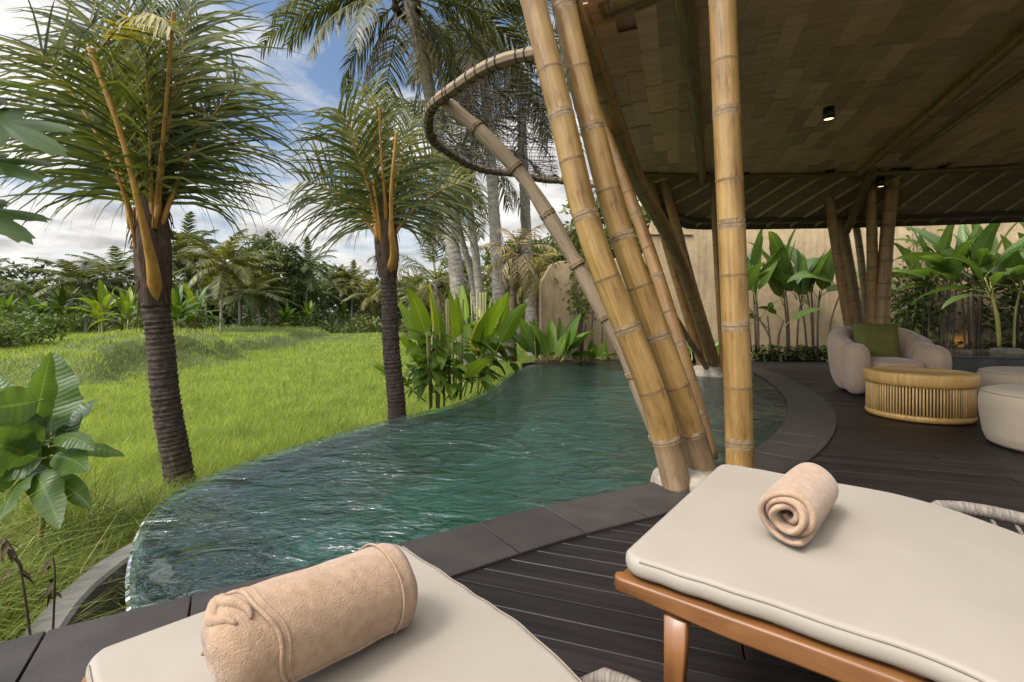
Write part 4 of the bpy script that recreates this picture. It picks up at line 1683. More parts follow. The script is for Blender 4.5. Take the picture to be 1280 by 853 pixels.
for s in (-1, 1):
    for f in (0.30, 0.70):
        a = R(-28) + R(236) * (f if s > 0 else 1 - f)
        nrm = V((math.cos(a), math.sin(a), 0))
        c = V((0.54 * math.cos(a), 0.05 + 0.47 * math.sin(a), 0))
        pts = []
        back = smooth01((math.sin(a) + 0.35) / 1.2)
        zt = 0.66 + 0.15 * back
        for q in range(13):
            b = PI * q / 12
            z = zt / 2 + (zt / 2) * abs(math.sin(b)) ** 0.62 + 0.001
            pts.append(c + nrm * (0.158 * math.copysign(abs(math.cos(b)) ** 0.75, math.cos(b)) + 0.05 * (z / 0.7) - 0.05 + (0.03 if math.cos(b) > 0 else 0) * z / 0.7) + V((0, 0, z)))
        mb.tube(pts, 0.004, 6)
mb.build("seam", M["seam"], arm)
# pillow
pil = MB()
rows = []
for side_ in (1, -1):
    rows = []
    for i in range(17):
        row = []
        for j in range(17):
            u, v = i / 8 - 1, j / 8 - 1
            pinch = 1 - 0.07 * (1 - u * u) if True else 1
            x = 0.27 * u * (1 - 0.06 * (1 - abs(v)) ** 1.0 * 0 - 0.055 * (1 - v * v))
            y = 0.24 * v * (1 - 0.055 * (1 - u * u))
            h = 0.085 * ((1 - u ** 4) * (1 - v ** 4)) ** 0.6
            row.append((x, side_ * h * -1, y + 0.004 * math.sin(7 * u) * math.cos(5 * v)))
        rows.append(row)
    pil.grid(rows)
pt = thing("throw_pillow", "olive green square pillow leaning in the taupe armchair", "pillow", (ac.x - 0.02, ac.y + 0.06, 0.63))
po = pil.build("pillow_cover", M["olive_cloth"], pt)
po.rotation_euler = (R(-17), R(3), R(-8))
mb = MB()
edge = [(0.27 * math.copysign(1, 0), 0, 0)]
pts = []
for k in range(65):
    f = (k % 64) / 16
    sgm, t_ = int(f), f - int(f)
    u, v = ((2 * t_ - 1, 1), (1, 1 - 2 * t_), (1 - 2 * t_, -1), (-1, 2 * t_ - 1))[sgm]
    pts.append((0.27 * u * (1 - 0.055 * (1 - v * v)), 0, 0.24 * v * (1 - 0.055 * (1 - u * u))))
mb.tube(pts, 0.006, 8, cap=False)
mb.build("piping", M["olive_cloth"], po)

# slatted round table
tc = V((3.84, 4.54, 0))
tb = thing("coffee_table", "round slatted bamboo coffee table in front of the armchair", "coffee table", (tc.x, tc.y, 0), scale=(0.79, 0.79, 1.0))


def lathe(mb, prof, n=64, m=0, c=(0, 0)):
    rows = []
    for r, z in prof:
        rows.append([(c[0] + r * math.cos(2 * PI * j / n), c[1] + r * math.sin(2 * PI * j / n), z) for j in range(n)])
    return mb.grid(rows, m, closed_u=True)


mb = MB()
lathe(mb, [(0.001, 0.31), (0.50, 0.31), (0.520, 0.318), (0.533, 0.335), (0.537, 0.36), (0.536, 0.405), (0.530, 0.422), (0.518, 0.431), (0.50, 0.434), (0.47, 0.434), (0.462, 0.430), (0.001, 0.430)])
mb.build("tabletop", M["table"], tb)
mb = MB()
lathe(mb, [(0.001, 0.002), (0.46, 0.002), (0.50, 0.008), (0.515, 0.03), (0.512, 0.052), (0.50, 0.06), (0.001, 0.06)])
mb.build("base_ring", M["table"], tb)
mb = MB()
lathe(mb, [(0.455, 0.05), (0.455, 0.32)])
mb.build("core", M["inner"], tb)
mb = MB()
for k in range(104):
    a = 2 * PI * k / 104
    mb.tube([(0.497 * math.cos(a), 0.497 * math.sin(a), z) for z in (0.055, 0.18, 0.315)], 0.0098, 7)
mb.build("slat_screen", M["slat"], tb)


def pouf(label, c, r, h, sq=1.0):
    t = thing("pouf", label, "pouf", (c.x, c.y, 0), "sand upholstered poufs beside the coffee table")
    mb = MB()
    prof = [(0.001, 0.004), (r * 0.84, 0.004), (r * 0.90, 0.02), (r * 0.945, 0.08), (r * 0.985, h * 0.5), (r, h * 0.74), (r * 0.985, h * 0.86), (r * 0.93, h * 0.95), (r * 0.82, h * 0.99), (r * 0.5, h * 1.01), (0.001, h * 1.015)]
    prof = [(q.x, q.y) for q in resample([V((a, b, 0)) for a, b in prof], 0.012)]
    lathe(mb, prof, 72)
    mb.build("upholstery", M["pouf"], t)
    mb = MB()
    mb.tube([(r * 0.955 * math.cos(a * PI / 36), r * 0.955 * math.sin(a * PI / 36), h * 0.928) for a in range(73)], 0.004, 6, cap=False)
    mb.build("seam", M["pouf"], t)
    return t


pouf("larger sand pouf cut by the picture's edge, nearest the loungers", V((3.93, 3.38, 0)), 0.47, 0.42)
pouf("sand pouf standing behind the larger one, beside the polished stone ledge", V((5.10, 4.62, 0)), 0.46, 0.43)

# polished ledge and stones
mb = MB()
poly = [(5.55, 6.75), (5.62, 6.45), (8.8, 5.75), (12.3, 4.4), (12.5, 6.2), (9.2, 7.6), (5.75, 8.05)]
mb.prism(poly, 0.0, 0.385)
mb.prism([(p[0] + (0.02 if p[0] < 6 else 0), p[1]) for p in poly], 0.387, 0.41)
lg = mb.build("stone_ledge", M["polish"], smooth=False)
bv = lg.modifiers.new("bevel", "BEVEL")
bv.width = 0.006
bv.segments = 2
tag(lg, "low polished grey stone ledge between the armchair and the wall plants", "ledge")
for k, (px, py, d, rx, lab) in enumerate([(1258, 442, 7.0, 0.20, "flat pale stone lying on the polished ledge under the wall plants"), (1208, 447, 6.9, 0.07, "small white pebble on the polished ledge")]):
    mb = MB()
    c = P(px, py, d)
    lump(mb, (c.x, c.y, 0.41), rx, rx * 0.7, 0.05 + 0.02 * (1 - k), 50 + k)
    tag(mb.build("stone", M["lightstone"]), lab, "stone")

# lamps
def spot(label, p, r, h):
    t = thing("ceiling_spotlight", label, "spotlight", (p.x, p.y, p.z), "black cylinder spotlights under the ceiling")
    mb = MB()
    lathe(mb, [(r * 0.86, 0.004), (r, 0), (r, h), (0.001, h)], 28)
    mb.build("housing", M["black"], t)
    mb = MB()
    lathe(mb, [(0.001, 0.02), (r * 0.5, 0.018), (r * 0.86, 0.012)], 28)
    mb.build("lens", M["lamp"], t)


spot("black cylinder spotlight in the middle of the shingled ceiling", P(1036, 150, 4.62), 0.05, 0.115)
spot("black spotlight by the bamboo cluster, at the foot of the ceiling", P(1101, 234, 6.9), 0.05, 0.13)
ul = thing("garden_uplight", "small garden uplight throwing an orange glow on the clay wall", "uplight", (9.28, 9.72, 0.0))
mb = MB()
lathe(mb, [(0.04, 0.0), (0.045, 0.10), (0.038, 0.105)], 20)
mb.build("housing", M["black"], ul)
mb = MB()
lathe(mb, [(0.001, 0.085), (0.038, 0.085)], 20)
mb.build("lens", M["lamp"], ul)
sp = bpy.data.lights.new("uplight_lamp", "SPOT")
sp.energy = 9
sp.color = (1.0, 0.50, 0.14)
sp.spot_size = R(80)
sp.spot_blend = 0.8
sp.shadow_soft_size = 0.03
so_ = bpy.data.objects.new("uplight_lamp", sp)
so_.location = (0, 0, 0.13)
so_.rotation_euler = (R(180 - 14), 0, 0)
COL.objects.link(so_)
so_.parent = ul

# ================================================================== PLANTS
def gauss(s):
    return rnd.gauss(0, s)


def leafblade(mb, p0, d, L, W, droop, fold=0.25, nseg=9, m=0, stalk=0.0, sr=0.006, ms=1, twist=0.0, wave=0.0, tip=1.0, shape=0.55, rg=rnd, sidev=None):
    """a broad leaf: optional stalk, then a folded blade with a midrib, bending down under its weight"""
    d = V(d).normalized()
    p = V(p0)
    side = d.cross(V((0, 0, 1)))
    side = side.normalized() if side.length > 1e-3 else V((1, 0, 0))
    side = Matrix.Rotation(twist, 3, d) @ side
    if sidev is not None:
        side = V(sidev)
        side = (side - d * side.dot(d)).normalized()
    if stalk > 0:
        pts = [p.copy()]
        n = 4
        for k in range(n):
            d = (d + V((0, 0, -1)) * droop * 0.10).normalized()
            p = p + d * (stalk / n)
            pts.append(p.copy())
        mb.tube(pts, [sr * (1 - 0.08 * k) for k in range(n + 1)], 6, m=ms)
    rows = []
    step = L / nseg
    wv = rg.uniform(0, 6)
    v0_ = rg.uniform(0, 20)
    for k in range(nseg + 1):
        f = k / nseg
        w = W * 0.5 * (math.sin(PI * min(1, f ** shape * 0.985 + 0.012)) ** 0.75) * tip
        side = (side - d * side.dot(d)).normalized()
        nrm = side.cross(d)
        wob = wave * math.sin(f * 19 + wv)
        wob2 = wave * math.sin(f * 17 + wv + 2)
        up_ = nrm * (w * (fold + wob))
        up2 = nrm * (w * (fold + wob2))
        ra, rb = 1 - wave * rg.uniform(0, 1.6), 1 - wave * rg.uniform(0, 1.6)
        rows.append([p + side * (w * ra) + up_, p + side * (w * 0.5) + up_ * 0.42, p, p - side * (w * 0.5) + up2 * 0.42, p - side * (w * rb) + up2])
        d = (d + V((0, 0, -1)) * (droop * (0.3 + f) / nseg * 1.6)).normalized()
        p = p + d * step
    mb.grid(rows, m, uvs=lambda i, j: ((j / 4, v0_ + i * step), ((j + 1) / 4, v0_ + i * step), ((j + 1) / 4, v0_ + i * step + step), (j / 4, v0_ + i * step + step)))


def banana_plant(seed, h=2.6, nl=8, leafL=1.9, leafW=0.5, mats=("banana",), spread=1.0, stems=1, stemr=0.08, split=0.0):
    """returns (stem bmesh, leaf bmesh) around the origin"""
    rg = random.Random(seed)
    st, lf = MB(), MB()
    for s in range(stems):
        bx, by = (0, 0) if s == 0 else (rg.uniform(-.5, .5), rg.uniform(-.5, .5))
        hh = h * (1 if s == 0 else rg.uniform(0.5, 0.9))
        lean = V((rg.uniform(-.1, .1), rg.uniform(-.1, .1), 1)).normalized()
        st.tube([V((bx, by, -0.1)) + lean * (hh * 0.55 * k / 4) for k in range(5)], [stemr * (1.1 - 0.12 * k) for k in range(5)], 10)
        top = V((bx, by, 0)) + lean * (hh * 0.5)
        for k in range(nl):
            az = 2.4 * k + rg.uniform(-.3, .3) + s
            el = R(rg.uniform(38, 80) if k > 1 else rg.uniform(70, 86))
            d = V((math.cos(az) * math.cos(el), math.sin(az) * math.cos(el), math.sin(el)))
            q = rg.uniform(0.75, 1.1)
            leafblade(lf, top, d, leafL * q * hh / h, leafW * q, rg.uniform(0.75, 1.5) * spread * (1.6 - el / 1.5), rg.uniform(-0.1, 0.3), 9, 0, 0.22 * hh, 0.02 * hh / 2.6, 1, rg.uniform(-.3, .3), 0.12, rg=rg)
    return st, lf


def plant_thing(name, label, cat, loc, st, lf, smat, lmat, group=None, rz=0.0, scale=1.0, stalkmat="greenstalk", stemname="stem", leafname="leaves"):
    t = thing(name, label, cat, loc, group, rz, scale)
    if st is not None:
        st.build(stemname, smat, t)
    lf.build(leafname, [M[lmat], M[stalkmat]], t)
    return t


# ------------------------------------------------------------------ palms
def frond(mb, ms, base, az, el, L, bend, nlf, lfL, lfW, droop, seg=3, petiole=0.18, twist=0.0, r0=0.02, rg=rnd, wind=V((0, 0, 0)), upleaf=0.25, n=14, start_ang=60, nst=6, msm=0, mm=0, loose=0.12):
    side0 = V((-math.sin(az), math.cos(az), 0))
    pts, T = [V(base)], []
    for k in range(n):
        f = k / n
        e = el - bend * f ** 1.35
        d = V((math.cos(az) * math.cos(e), math.sin(az) * math.cos(e), math.sin(e)))
        d = (d + wind * f).normalized()
        T.append(d)
        pts.append(pts[-1] + d * (L / n))
    T.append(T[-1])
    ms.tube(pts, [max(0.003, r0 * (1 - 0.9 * (k / n) ** 0.8)) for k in range(n + 1)], nst, m=msm)
    side = Matrix.Rotation(twist, 3, T[n // 2]) @ side0
    for k in range(nlf):
        f = petiole + (1 - petiole) * (k + rg.uniform(0, 0.9)) / nlf
        x = f * n
        i = min(int(x), n - 1)
        p = pts[i].lerp(pts[i + 1], x - i)
        t = T[i]
        s = (side - t * side.dot(t)).normalized()
        nm = s.cross(t)
        g = (f - petiole) / (1 - petiole)
        ll = lfL * (0.55 + 0.55 * math.sin(PI * min(1, 0.15 + g * 0.72))) * (1 - 0.45 * g ** 3) * rg.uniform(0.85, 1.1)
        an = R(start_ang) * (1 - 0.45 * g) + rg.uniform(-loose, loose)
        for sg in (-1, 1):
            d = (s * (sg * math.sin(an)) + t * math.cos(an) + nm * (upleaf + rg.uniform(-loose, loose) * 1.3)).normalized()
            d = (d + wind * 0.5).normalized()
            wdir = (t - d * t.dot(d)).normalized()
            q = p.copy()
            base_i = len(mb.v)
            dr = droop * rg.uniform(1 - 4 * loose, 1 + 4 * loose) if loose < 0.15 else droop * rg.choice([0.3, 0.7, 1.0, 1.4, 2.2]) * rg.uniform(0.8, 1.2)
            for c in range(seg):
                fc = c / seg
                w = lfW * (0.55 + 0.45 * math.sin(PI * min(1, fc + 0.25))) * 0.5
                a, b = q - wdir * w, q + wdir * w
                mb.v.append((a.x, a.y, a.z))
                mb.v.append((b.x, b.y, b.z))
                q = q + d * (ll / seg)
                d = (d + V((0, 0, -dr / seg)) * (0.5 + fc * 1.6)).normalized()
            mb.v.append((q.x, q.y, q.z))
            for c in range(seg - 1):
                o = base_i + 2 * c
                mb.face((o, o + 1, o + 3, o + 2), mm)
            o = base_i + 2 * (seg - 1)
            mb.face((o, o + 1, o + 2), mm)
    return pts


def ring_trunk(mb, pts, r0, r1, ring, depth, n=18, seed=1, swell=0.0):
    rg = random.Random(seed)
    c = resample(catmull(pts, 8), 0.015 if ring < 0.12 else 0.03)
    L = sum((b - a).length for a, b in zip(c, c[1:]))
    P_, Rr = [], []
    acc = 0.0
    edges = [0.0]
    while edges[-1] < L:
        edges.append(edges[-1] + ring * rg.uniform(0.7, 1.3))
    k = 0
    for i, p in enumerate(c):
        if i:
            acc += (p - c[i - 1]).length
        while edges[k + 1] < acc:
            k += 1
        f = (acc - edges[k]) / (edges[k + 1] - edges[k])
        r = r0 + (r1 - r0) * (acc / L)
        r *= 1 + swell * math.exp(-acc / 0.5)
        r *= 1 + depth * (f ** 2 if f < 0.86 else (1 - f) / 0.14) - depth * 0.3
        P_.append(p)
        Rr.append(r)
    ph = rg.uniform(0, 6)
    mb.tube(P_, Rr, n, flute=lambda a, s: 1 + 0.035 * math.sin(3 * a + s * 5 + ph) + 0.025 * math.sin(7 * a - s * 23) + 0.02 * math.sin(13 * a + s * 57))


def near_palm(label, d, trunk_px, boot_px, fr_list, r0, r1, seed, scale):
    """young coconut with its fronds still standing upright after planting"""
    rg = random.Random(seed)
    tp = [P(x, y, d) for x, y in trunk_px]
    t = thing("coconut_palm", label, "palm tree", (tp[0].x, tp[0].y, tp[0].z), "two ringed coconut palms at the pool edge")
    mb = MB()
    ring_trunk(mb, tp, r0, r1, 0.05, 0.16, 22, seed, 0.0)
    tr = mb.build("trunk", M["trunk_dark"])
    mb = MB()
    bp = [P(x, y, d) for x, y in boot_px]
    bc = resample(catmull(bp, 8), 0.02)
    nb = len(bc)
    mb.tube(bc, [r1 * (1.02 + 0.35 * math.sin(PI * min(1, k / nb * 1.15)) - 0.45 * (k / nb) ** 3) for k in range(nb)], 22, flute=lambda a, s: 1 + 0.11 * math.sin(4 * a + 1) + 0.06 * math.sin(9 * a + s * 9) + 0.05 * math.sin(15 * a - s * 4))
    bt = mb.build("sheath", M["boot"])
    top = bp[-1]
    fb_ = MB()
    for q in range(46):
        a = rg.uniform(0, 6.28)
        i_ = rg.randrange(2, nb - 1)
        c_ = bc[i_]
        rr_ = r1 * rg.uniform(0.95, 1.25)
        o_ = c_ + V((math.cos(a) * rr_, math.sin(a) * rr_, 0))
        ln_ = rg.uniform(0.12, 0.4)
        e_ = o_ + V((math.cos(a) * rg.uniform(0.0, 0.1), math.sin(a) * rg.uniform(0.0, 0.1), -ln_))
        fb_.tube([o_ + V((0, 0, 0.1)), o_, o_.lerp(e_, 0.5) + V((rg.uniform(-.02, .02), rg.uniform(-.02, .02), 0)), e_], [0.009, 0.008, 0.006, 0.002], 5)
    fbo = fb_.build("sheath_fibres", M["boot"])
    at_base(t, tr, bt, fbo)
    for (ox, oy, az, el, L, bend, nl, lfL, tw, dr) in fr_list:
        lf, stl = MB(), MB()
        b = top + V((ox, oy * 0.8 - 0.02, -0.62 * scale))
        frond(lf, stl, b, R(az), R(el), L, R(bend), int(nl * 0.72), lfL * 1.10, 0.028 * scale, dr * 1.7, 5, 0.15, R(tw), 0.032 * scale, rg, upleaf=0.12, start_ang=72, nst=8, n=18, loose=0.17)
        fo = stl.build("leaf_stalk", M["stalk"])
        lo = lf.build("frond", M["palmleaf"])
        at_base(t, lo, fo)
        fo.parent = lo
        fo.location = (0, 0, 0)
        fo.matrix_parent_inverse = Matrix.Identity(4)
    return t, top, rg


def sheath_stub(t, px, d, r, near=0.0):
    """orange leaf stalk that hugs the trunk and runs up in front of the crown"""
    mb = MB()
    k_ = len(px) - 1
    c = resample(catmull([P(px[0][0], px[0][1] + 8, d + 0.10)] + [P(x, y, d - near * (q / k_) ** 1.5 + (0.15 if q == 0 else (0.05 if q == 1 else 0.0))) for q, (x, y) in enumerate(px)], 8), 0.015)
    n = len(c)
    mb.tube(c, [r * (0.34 + 0.95 * math.exp(-((k / n) / 0.26) ** 1.6)) * min(1.0, 0.6 + 0.4 * k / 6) for k in range(n)], 14, flute=lambda a, s_: 1 + 0.06 * math.sin(2 * a) + 0.03 * math.sin(5 * a + s_ * 9))
    o = mb.build("leaf_stalk", M["stalk"])
    at_base(t, o)


DA = 5.1
ta, topA, _ = near_palm("nearest ringed palm with a big upright crown, between the banana sapling and the pool", DA,
    [(230, 628), (220, 575), (208, 500), (200, 430), (194, 378)], [(194, 384), (192, 340), (190, 292), (189, 250), (190, 215)],
    [   # x, y offset, azimuth, elevation, length, bend, leaflets, leaflet length, twist, droop
        (-0.14, -0.1, 185, 81, 2.2, 4, 74, 1.2, 80, 0.85),
        (0.10, -0.1, 20, 84, 2.45, 4, 78, 1.25, 75, 0.85),
        (-0.05, -0.1, 170, 87, 2.7, 4, 76, 1.25, 95, 0.75),
        (0.03, 0.1, 70, 84, 2.6, 10, 70, 1.25, -85, 0.9),
        (-0.10, 0.1, 140, 80, 2.5, 14, 70, 1.2, 100, 0.9),
        (-0.12, -0.05, 200, 74, 1.9, 22, 56, 1.15, 95, 1.1),
        (0.10, 0.0, 8, 73, 1.8, 22, 56, 1.15, 80, 1.1),
        (0.0, 0.08, 100, 70, 1.9, 40, 50, 0.95, 0, 1.2),
        (-0.05, -0.05, 240, 80, 1.6, 14, 56, 1.2, 85, 1.5),
        (0.05, -0.05, 300, 80, 1.7, 14, 56, 1.2, 80, 1.5),
    ], 0.137, 0.122, 5, 1.0)
sheath_stub(ta, [(194, 380), (192, 340), (183, 298), (172, 250), (150, 165), (112, 60)], DA - 0.16, 0.066, 0.55)
sheath_stub(ta, [(176, 345), (170, 310), (160, 262), (146, 215)], DA - 0.10, 0.042, 0.2)
sheath_stub(ta, [(194, 300), (198, 240), (206, 150), (217, 15)], DA - 0.08, 0.046, 0.55)
# one young pale frond that hangs across the crown
lf, stl = MB(), MB()
frond(lf, stl, topA + V((-0.1, -0.5, 1.05)), R(-25), R(25), 1.15, R(75), 34, 0.42, 0.03, 0.8, 3, 0.1, 0.4, 0.012, random.Random(3))
yo = lf.build("young_frond", M["yellowpalm"])
ys_ = stl.build("leaf_stalk", M["stalk"])
at_base(ta, yo)
at_base(ta, ys_)
ys_.parent = yo
ys_.location = (0, 0, 0)

DB = 6.6
tb_, topB, _ = near_palm("smaller ringed palm with a bushy crown, rising behind the middle of the pool edge", DB,
    [(499, 560), (495, 500), (489, 430), (485, 342)], [(485, 346), (483, 310), (482, 275), (482, 250)],
    [
        (-0.08, -0.1, 190, 82, 1.75, 14, 50, 1.0, 80, 1.0),
        (0.06, -0.1, 10, 84, 1.7, 12, 50, 1.0, 80, 1.0),
        (-0.04, 0.1, 150, 76, 1.7, 30, 46, 1.0, 90, 1.0),
        (0.05, 0.1, 40, 74, 1.7, 30, 46, 1.0, 90, 1.0),
        (0.0, 0.0, 90, 86, 2.0, 6, 48, 0.95, 85, 0.8),
        (0.0, 0.1, 100, 60, 1.5, 55, 40, 0.9, 0, 1.2),
        (-0.05, 0.05, 165, 86, 2.15, 4, 40, 0.8, 80, 0.6),
        (0.06, 0.0, 20, 60, 1.5, 50, 44, 0.95, 70, 1.0),
        (-0.07, 0.0, 172, 58, 1.5, 50, 44, 0.95, 95, 1.0),
        (-0.05, -0.05, 235, 76, 1.7, 25, 44, 1.05, 85, 1.3),
    ], 0.125, 0.108, 6, 0.95)
sheath_stub(tb_, [(486, 342), (492, 322), (490, 290), (489, 240), (496, 165)], DB - 0.16, 0.064, 0.5)
sheath_stub(tb_, [(478, 335), (476, 300), (472, 265), (466, 225)], DB - 0.11, 0.046, 0.2)
sheath_stub(tb_, [(483, 300), (482, 260), (477, 200), (474, 135)], DB - 0.11, 0.042, 0.5)

# ------------------------------------------------------------------ tall coconut palms behind the pool
def tall_palm(label, trunk, r0, r1, nf, L, seed, lfL=0.9, dead=3, mat="palmleaf_tall", group="tall coconut palms beyond the pool", extra=(), elmin=-35, trunkmat="trunk_pale", nlf=40, seg=3):
    rg = random.Random(seed)
    t = thing("tall_palm", label, "palm tree", trunk[0], group)
    mb = MB()
    ring_trunk(mb, trunk, r0, r1, 0.16, 0.06, 16, seed, 0.2)
    at_base(t, mb.build("trunk", M[trunkmat]))
    top = V(trunk[-1])
    for k in range(nf):
        lf, stl = MB(), MB()
        f = k / max(1, nf - 1)
        el = R(78 - (78 - elmin) * f + rg.uniform(-8, 8))
        az = 2.4 * k + rg.uniform(-0.3, 0.3)
        bend = R(rg.uniform(60, 95) * (1 - 0.25 * f))
        frond(lf, stl, top, az, el, L * rg.uniform(0.85, 1.1), bend, nlf, lfL, 0.045, 1.5, seg, 0.2, rg.uniform(-.3, .3), 0.035, rg, upleaf=0.1, start_ang=58)
        lo = lf.build("frond", M[mat])
        so = stl.build("leaf_stalk", M["greenstalk"])
        at_base(t, lo, so)
        so.parent = lo
        so.location = (0, 0, 0)
    for az, el, ln_, bend in extra:
        lf, stl = MB(), MB()
        frond(lf, stl, top, R(az), R(el), ln_, R(bend), nlf + 8, lfL, 0.045, 1.7, seg, 0.2, rg.uniform(-.3, .3), 0.035, rg, upleaf=0.1, start_ang=58)
        lo = lf.build("frond", M[mat])
        so = stl.build("leaf_stalk", M["greenstalk"])
        at_base(t, lo, so)
        so.parent = lo
        so.location = (0, 0, 0)
    for k in range(dead):
        lf, stl = MB(), MB()
        az = rg.uniform(0, 6.28)
        frond(lf, stl, top + V((0, 0, -0.1)), az, R(-55), L * 0.7, R(30), 26, lfL * 0.8, 0.035, 1.5, 3, 0.15, 0, 0.03, rg)
        lo = lf.build("dry_frond", M["dryleaf"])
        so = stl.build("leaf_stalk", M["boot"])
        at_base(t, lo, so)
        so.parent = lo
        so.location = (0, 0, 0)
    for k in range(9):
        mb = MB()
        a = rg.uniform(0, 6.28)
        sup(mb, (top.x + 0.28 * math.cos(a), top.y + 0.28 * math.sin(a), top.z - 0.15 - rg.uniform(0, 0.35)), (0.11, 0.11, 0.13), 1, 1, 0, 10, 7)
        at_base(t, mb.build("coconut", M["boot"]))
    return t


tall_palm("tall curved palm whose crown and hanging dry fronds top the middle of the sky", [P(580, 462, 13), P(572, 360, 13), P(556, 230, 13), P(532, 90, 12.8), P(508, -5, 12.6)], 0.21, 0.15, 17, 4.1, 41, 0.95, 4, extra=((180, 5, 3.6, 70), (200, 30, 4.2, 80), (175, -35, 3.0, 50), (0, -20, 3.4, 60), (20, 5, 4.0, 60), (-10, -45, 3.0, 40), (-40, 10, 4.0, 70), (215, -20, 3.4, 60)))
tall_palm("tall palm with a straight pale trunk seen under the net hoop", [P(630, 450, 14.5), P(623, 360, 14.5), P(616, 240, 14.5), P(608, 130, 14.5), P(602, 40, 14.5)], 0.20, 0.14, 18, 3.8, 42, 0.95, 4)
tall_palm("slender palm leaning between the two tall trunks", [P(606, 445, 17), P(598, 350, 17), P(588, 270, 17), P(576, 185, 17)], 0.16, 0.12, 16, 3.7, 43, 0.9, 5)
tall_palm("thin pale palm leaning furthest behind the curved palm", [P(603, 440, 20), P(590, 350, 20), P(575, 290, 20), P(560, 225, 20)], 0.15, 0.11, 16, 4.0, 44, 0.9, 4, nlf=30)
tall_palm("low palm with wide drooping fronds beside the curved trunk", [P(546, 440, 24), P(546, 400, 24), P(545, 350, 24)], 0.25, 0.2, 18, 4.2, 45, 1.0, 2, nlf=32)
tall_palm("palm crown filling the sky behind the leaning bamboo pair", [P(668, 445, 18), P(660, 330, 18), P(654, 200, 18), P(650, 90, 18)], 0.22, 0.16, 18, 4.4, 46, 1.0, 4)

# dried and yellowing young palms by the wall
def small_palm(label, trunk, r, nf, L, seed, mat, lfL, elmin, lfW=0.022):
    rg = random.Random(seed)
    t = thing("young_palm", label, "palm tree", trunk[0])
    mb = MB()
    ring_trunk(mb, trunk, r, r * 0.8, 0.08, 0.12, 14, seed, 0.1)
    at_base(t, mb.build("trunk", M["trunk_brown"]))
    lf, stl = MB(), MB()
    for k in range(nf):
        f = k / (nf - 1)
        frond(lf, stl, trunk[-1], 2.4 * k, R(80 - (80 - elmin) * f + rg.uniform(-10, 10)), L * rg.uniform(0.8, 1.1), R(rg.uniform(60, 120)), 16, lfL, lfW, 1.6, 3, 0.2, 0, 0.014, rg, n=10)
    lo = lf.build("crown", M[mat])
    so = stl.build("leaf_stalk", M["boot"])
    at_base(t, lo, so)
    so.parent = lo
    so.location = (0, 0, 0)


small_palm("small withered palm with drooping straw-coloured fronds, left of the wall", [P(641, 452, 10.0), P(640, 400, 10.0), P(643, 350, 10.0), P(648, 318, 10.0)], 0.085, 18, 0.95, 51, "dryleaf", 0.32, -60)
small_palm("small yellowing palm against the rounded end of the clay wall", [P(672, 445, 11.2), P(671, 385, 11.2), P(671, 345, 11.2)], 0.085, 20, 0.95, 52, "yellowpalm", 0.34, -20)

# ------------------------------------------------------------------ broad-leaved plants by the far pool edge
def paddle_clump(name, label, cat, base, spread, n, hmin, hmax, L, W, seed, lmat, group=None, el=(62, 86), under=0, undermat="underleaf", droop=0.5):
    rg = random.Random(seed)
    t = thing(name, label, cat, base, group)
    st, lf, lo = MB(), MB(), MB()
    for k in range(n):
        a, r = rg.uniform(0, 6.28), spread * math.sqrt(rg.uniform(0, 1))
        b = V((r * math.cos(a), r * math.sin(a), 0))
        h = rg.uniform(hmin, hmax)
        e = R(rg.uniform(*el))
        az = a + rg.uniform(-.9, .9)
        d = V((math.cos(az) * math.cos(e), math.sin(az) * math.cos(e), math.sin(e)))
        q = rg.uniform(0.75, 1.15)
        leafblade(lf, b, d, L * q, W * q, droop * rg.uniform(0.5, 1.6), rg.uniform(0.1, 0.45), 9, 0, h, 0.012, 1, rg.uniform(-1.4, 1.4), 0.03, rg=rg)
    lf.build("upright_leaves", [M[lmat], M["greenstalk"]], t)
    if under:
        for k in range(under):
            a, r = rg.uniform(0, 6.28), spread * 1.15 * math.sqrt(rg.uniform(0, 1))
            b = V((r * math.cos(a), r * math.sin(a), rg.uniform(0.2, hmax * 0.75 + 0.2)))
            e = R(rg.uniform(-10, 55))
            az = a + rg.uniform(-1, 1)
            d = V((math.cos(az) * math.cos(e), math.sin(az) * math.cos(e), math.sin(e)))
            leafblade(lo, b, d, L * rg.uniform(0.4, 0.7), W * rg.uniform(0.55, 0.95), rg.uniform(0.6, 1.4), 0.15, 7, 0, 0.08, 0.006, 1, rg.uniform(-.5, .5), 0.05, rg=rg)
        lo.build("lower_leaves", [M[undermat], M["greenstalk"]], t)
        for k in range(7):
            a, r = rg.uniform(0, 6.28), spread * 0.5 * rg.uniform(0, 1)
            st.tube([(r * math.cos(a), r * math.sin(a), -0.1), (r * math.cos(a) * 1.2, r * math.sin(a) * 1.2, 0.5), (r * math.cos(a) * 1.5, r * math.sin(a) * 1.5, hmax + 0.5)], 0.016, 7)
        st.build("stems", M["greenstalk"], t)
    return t


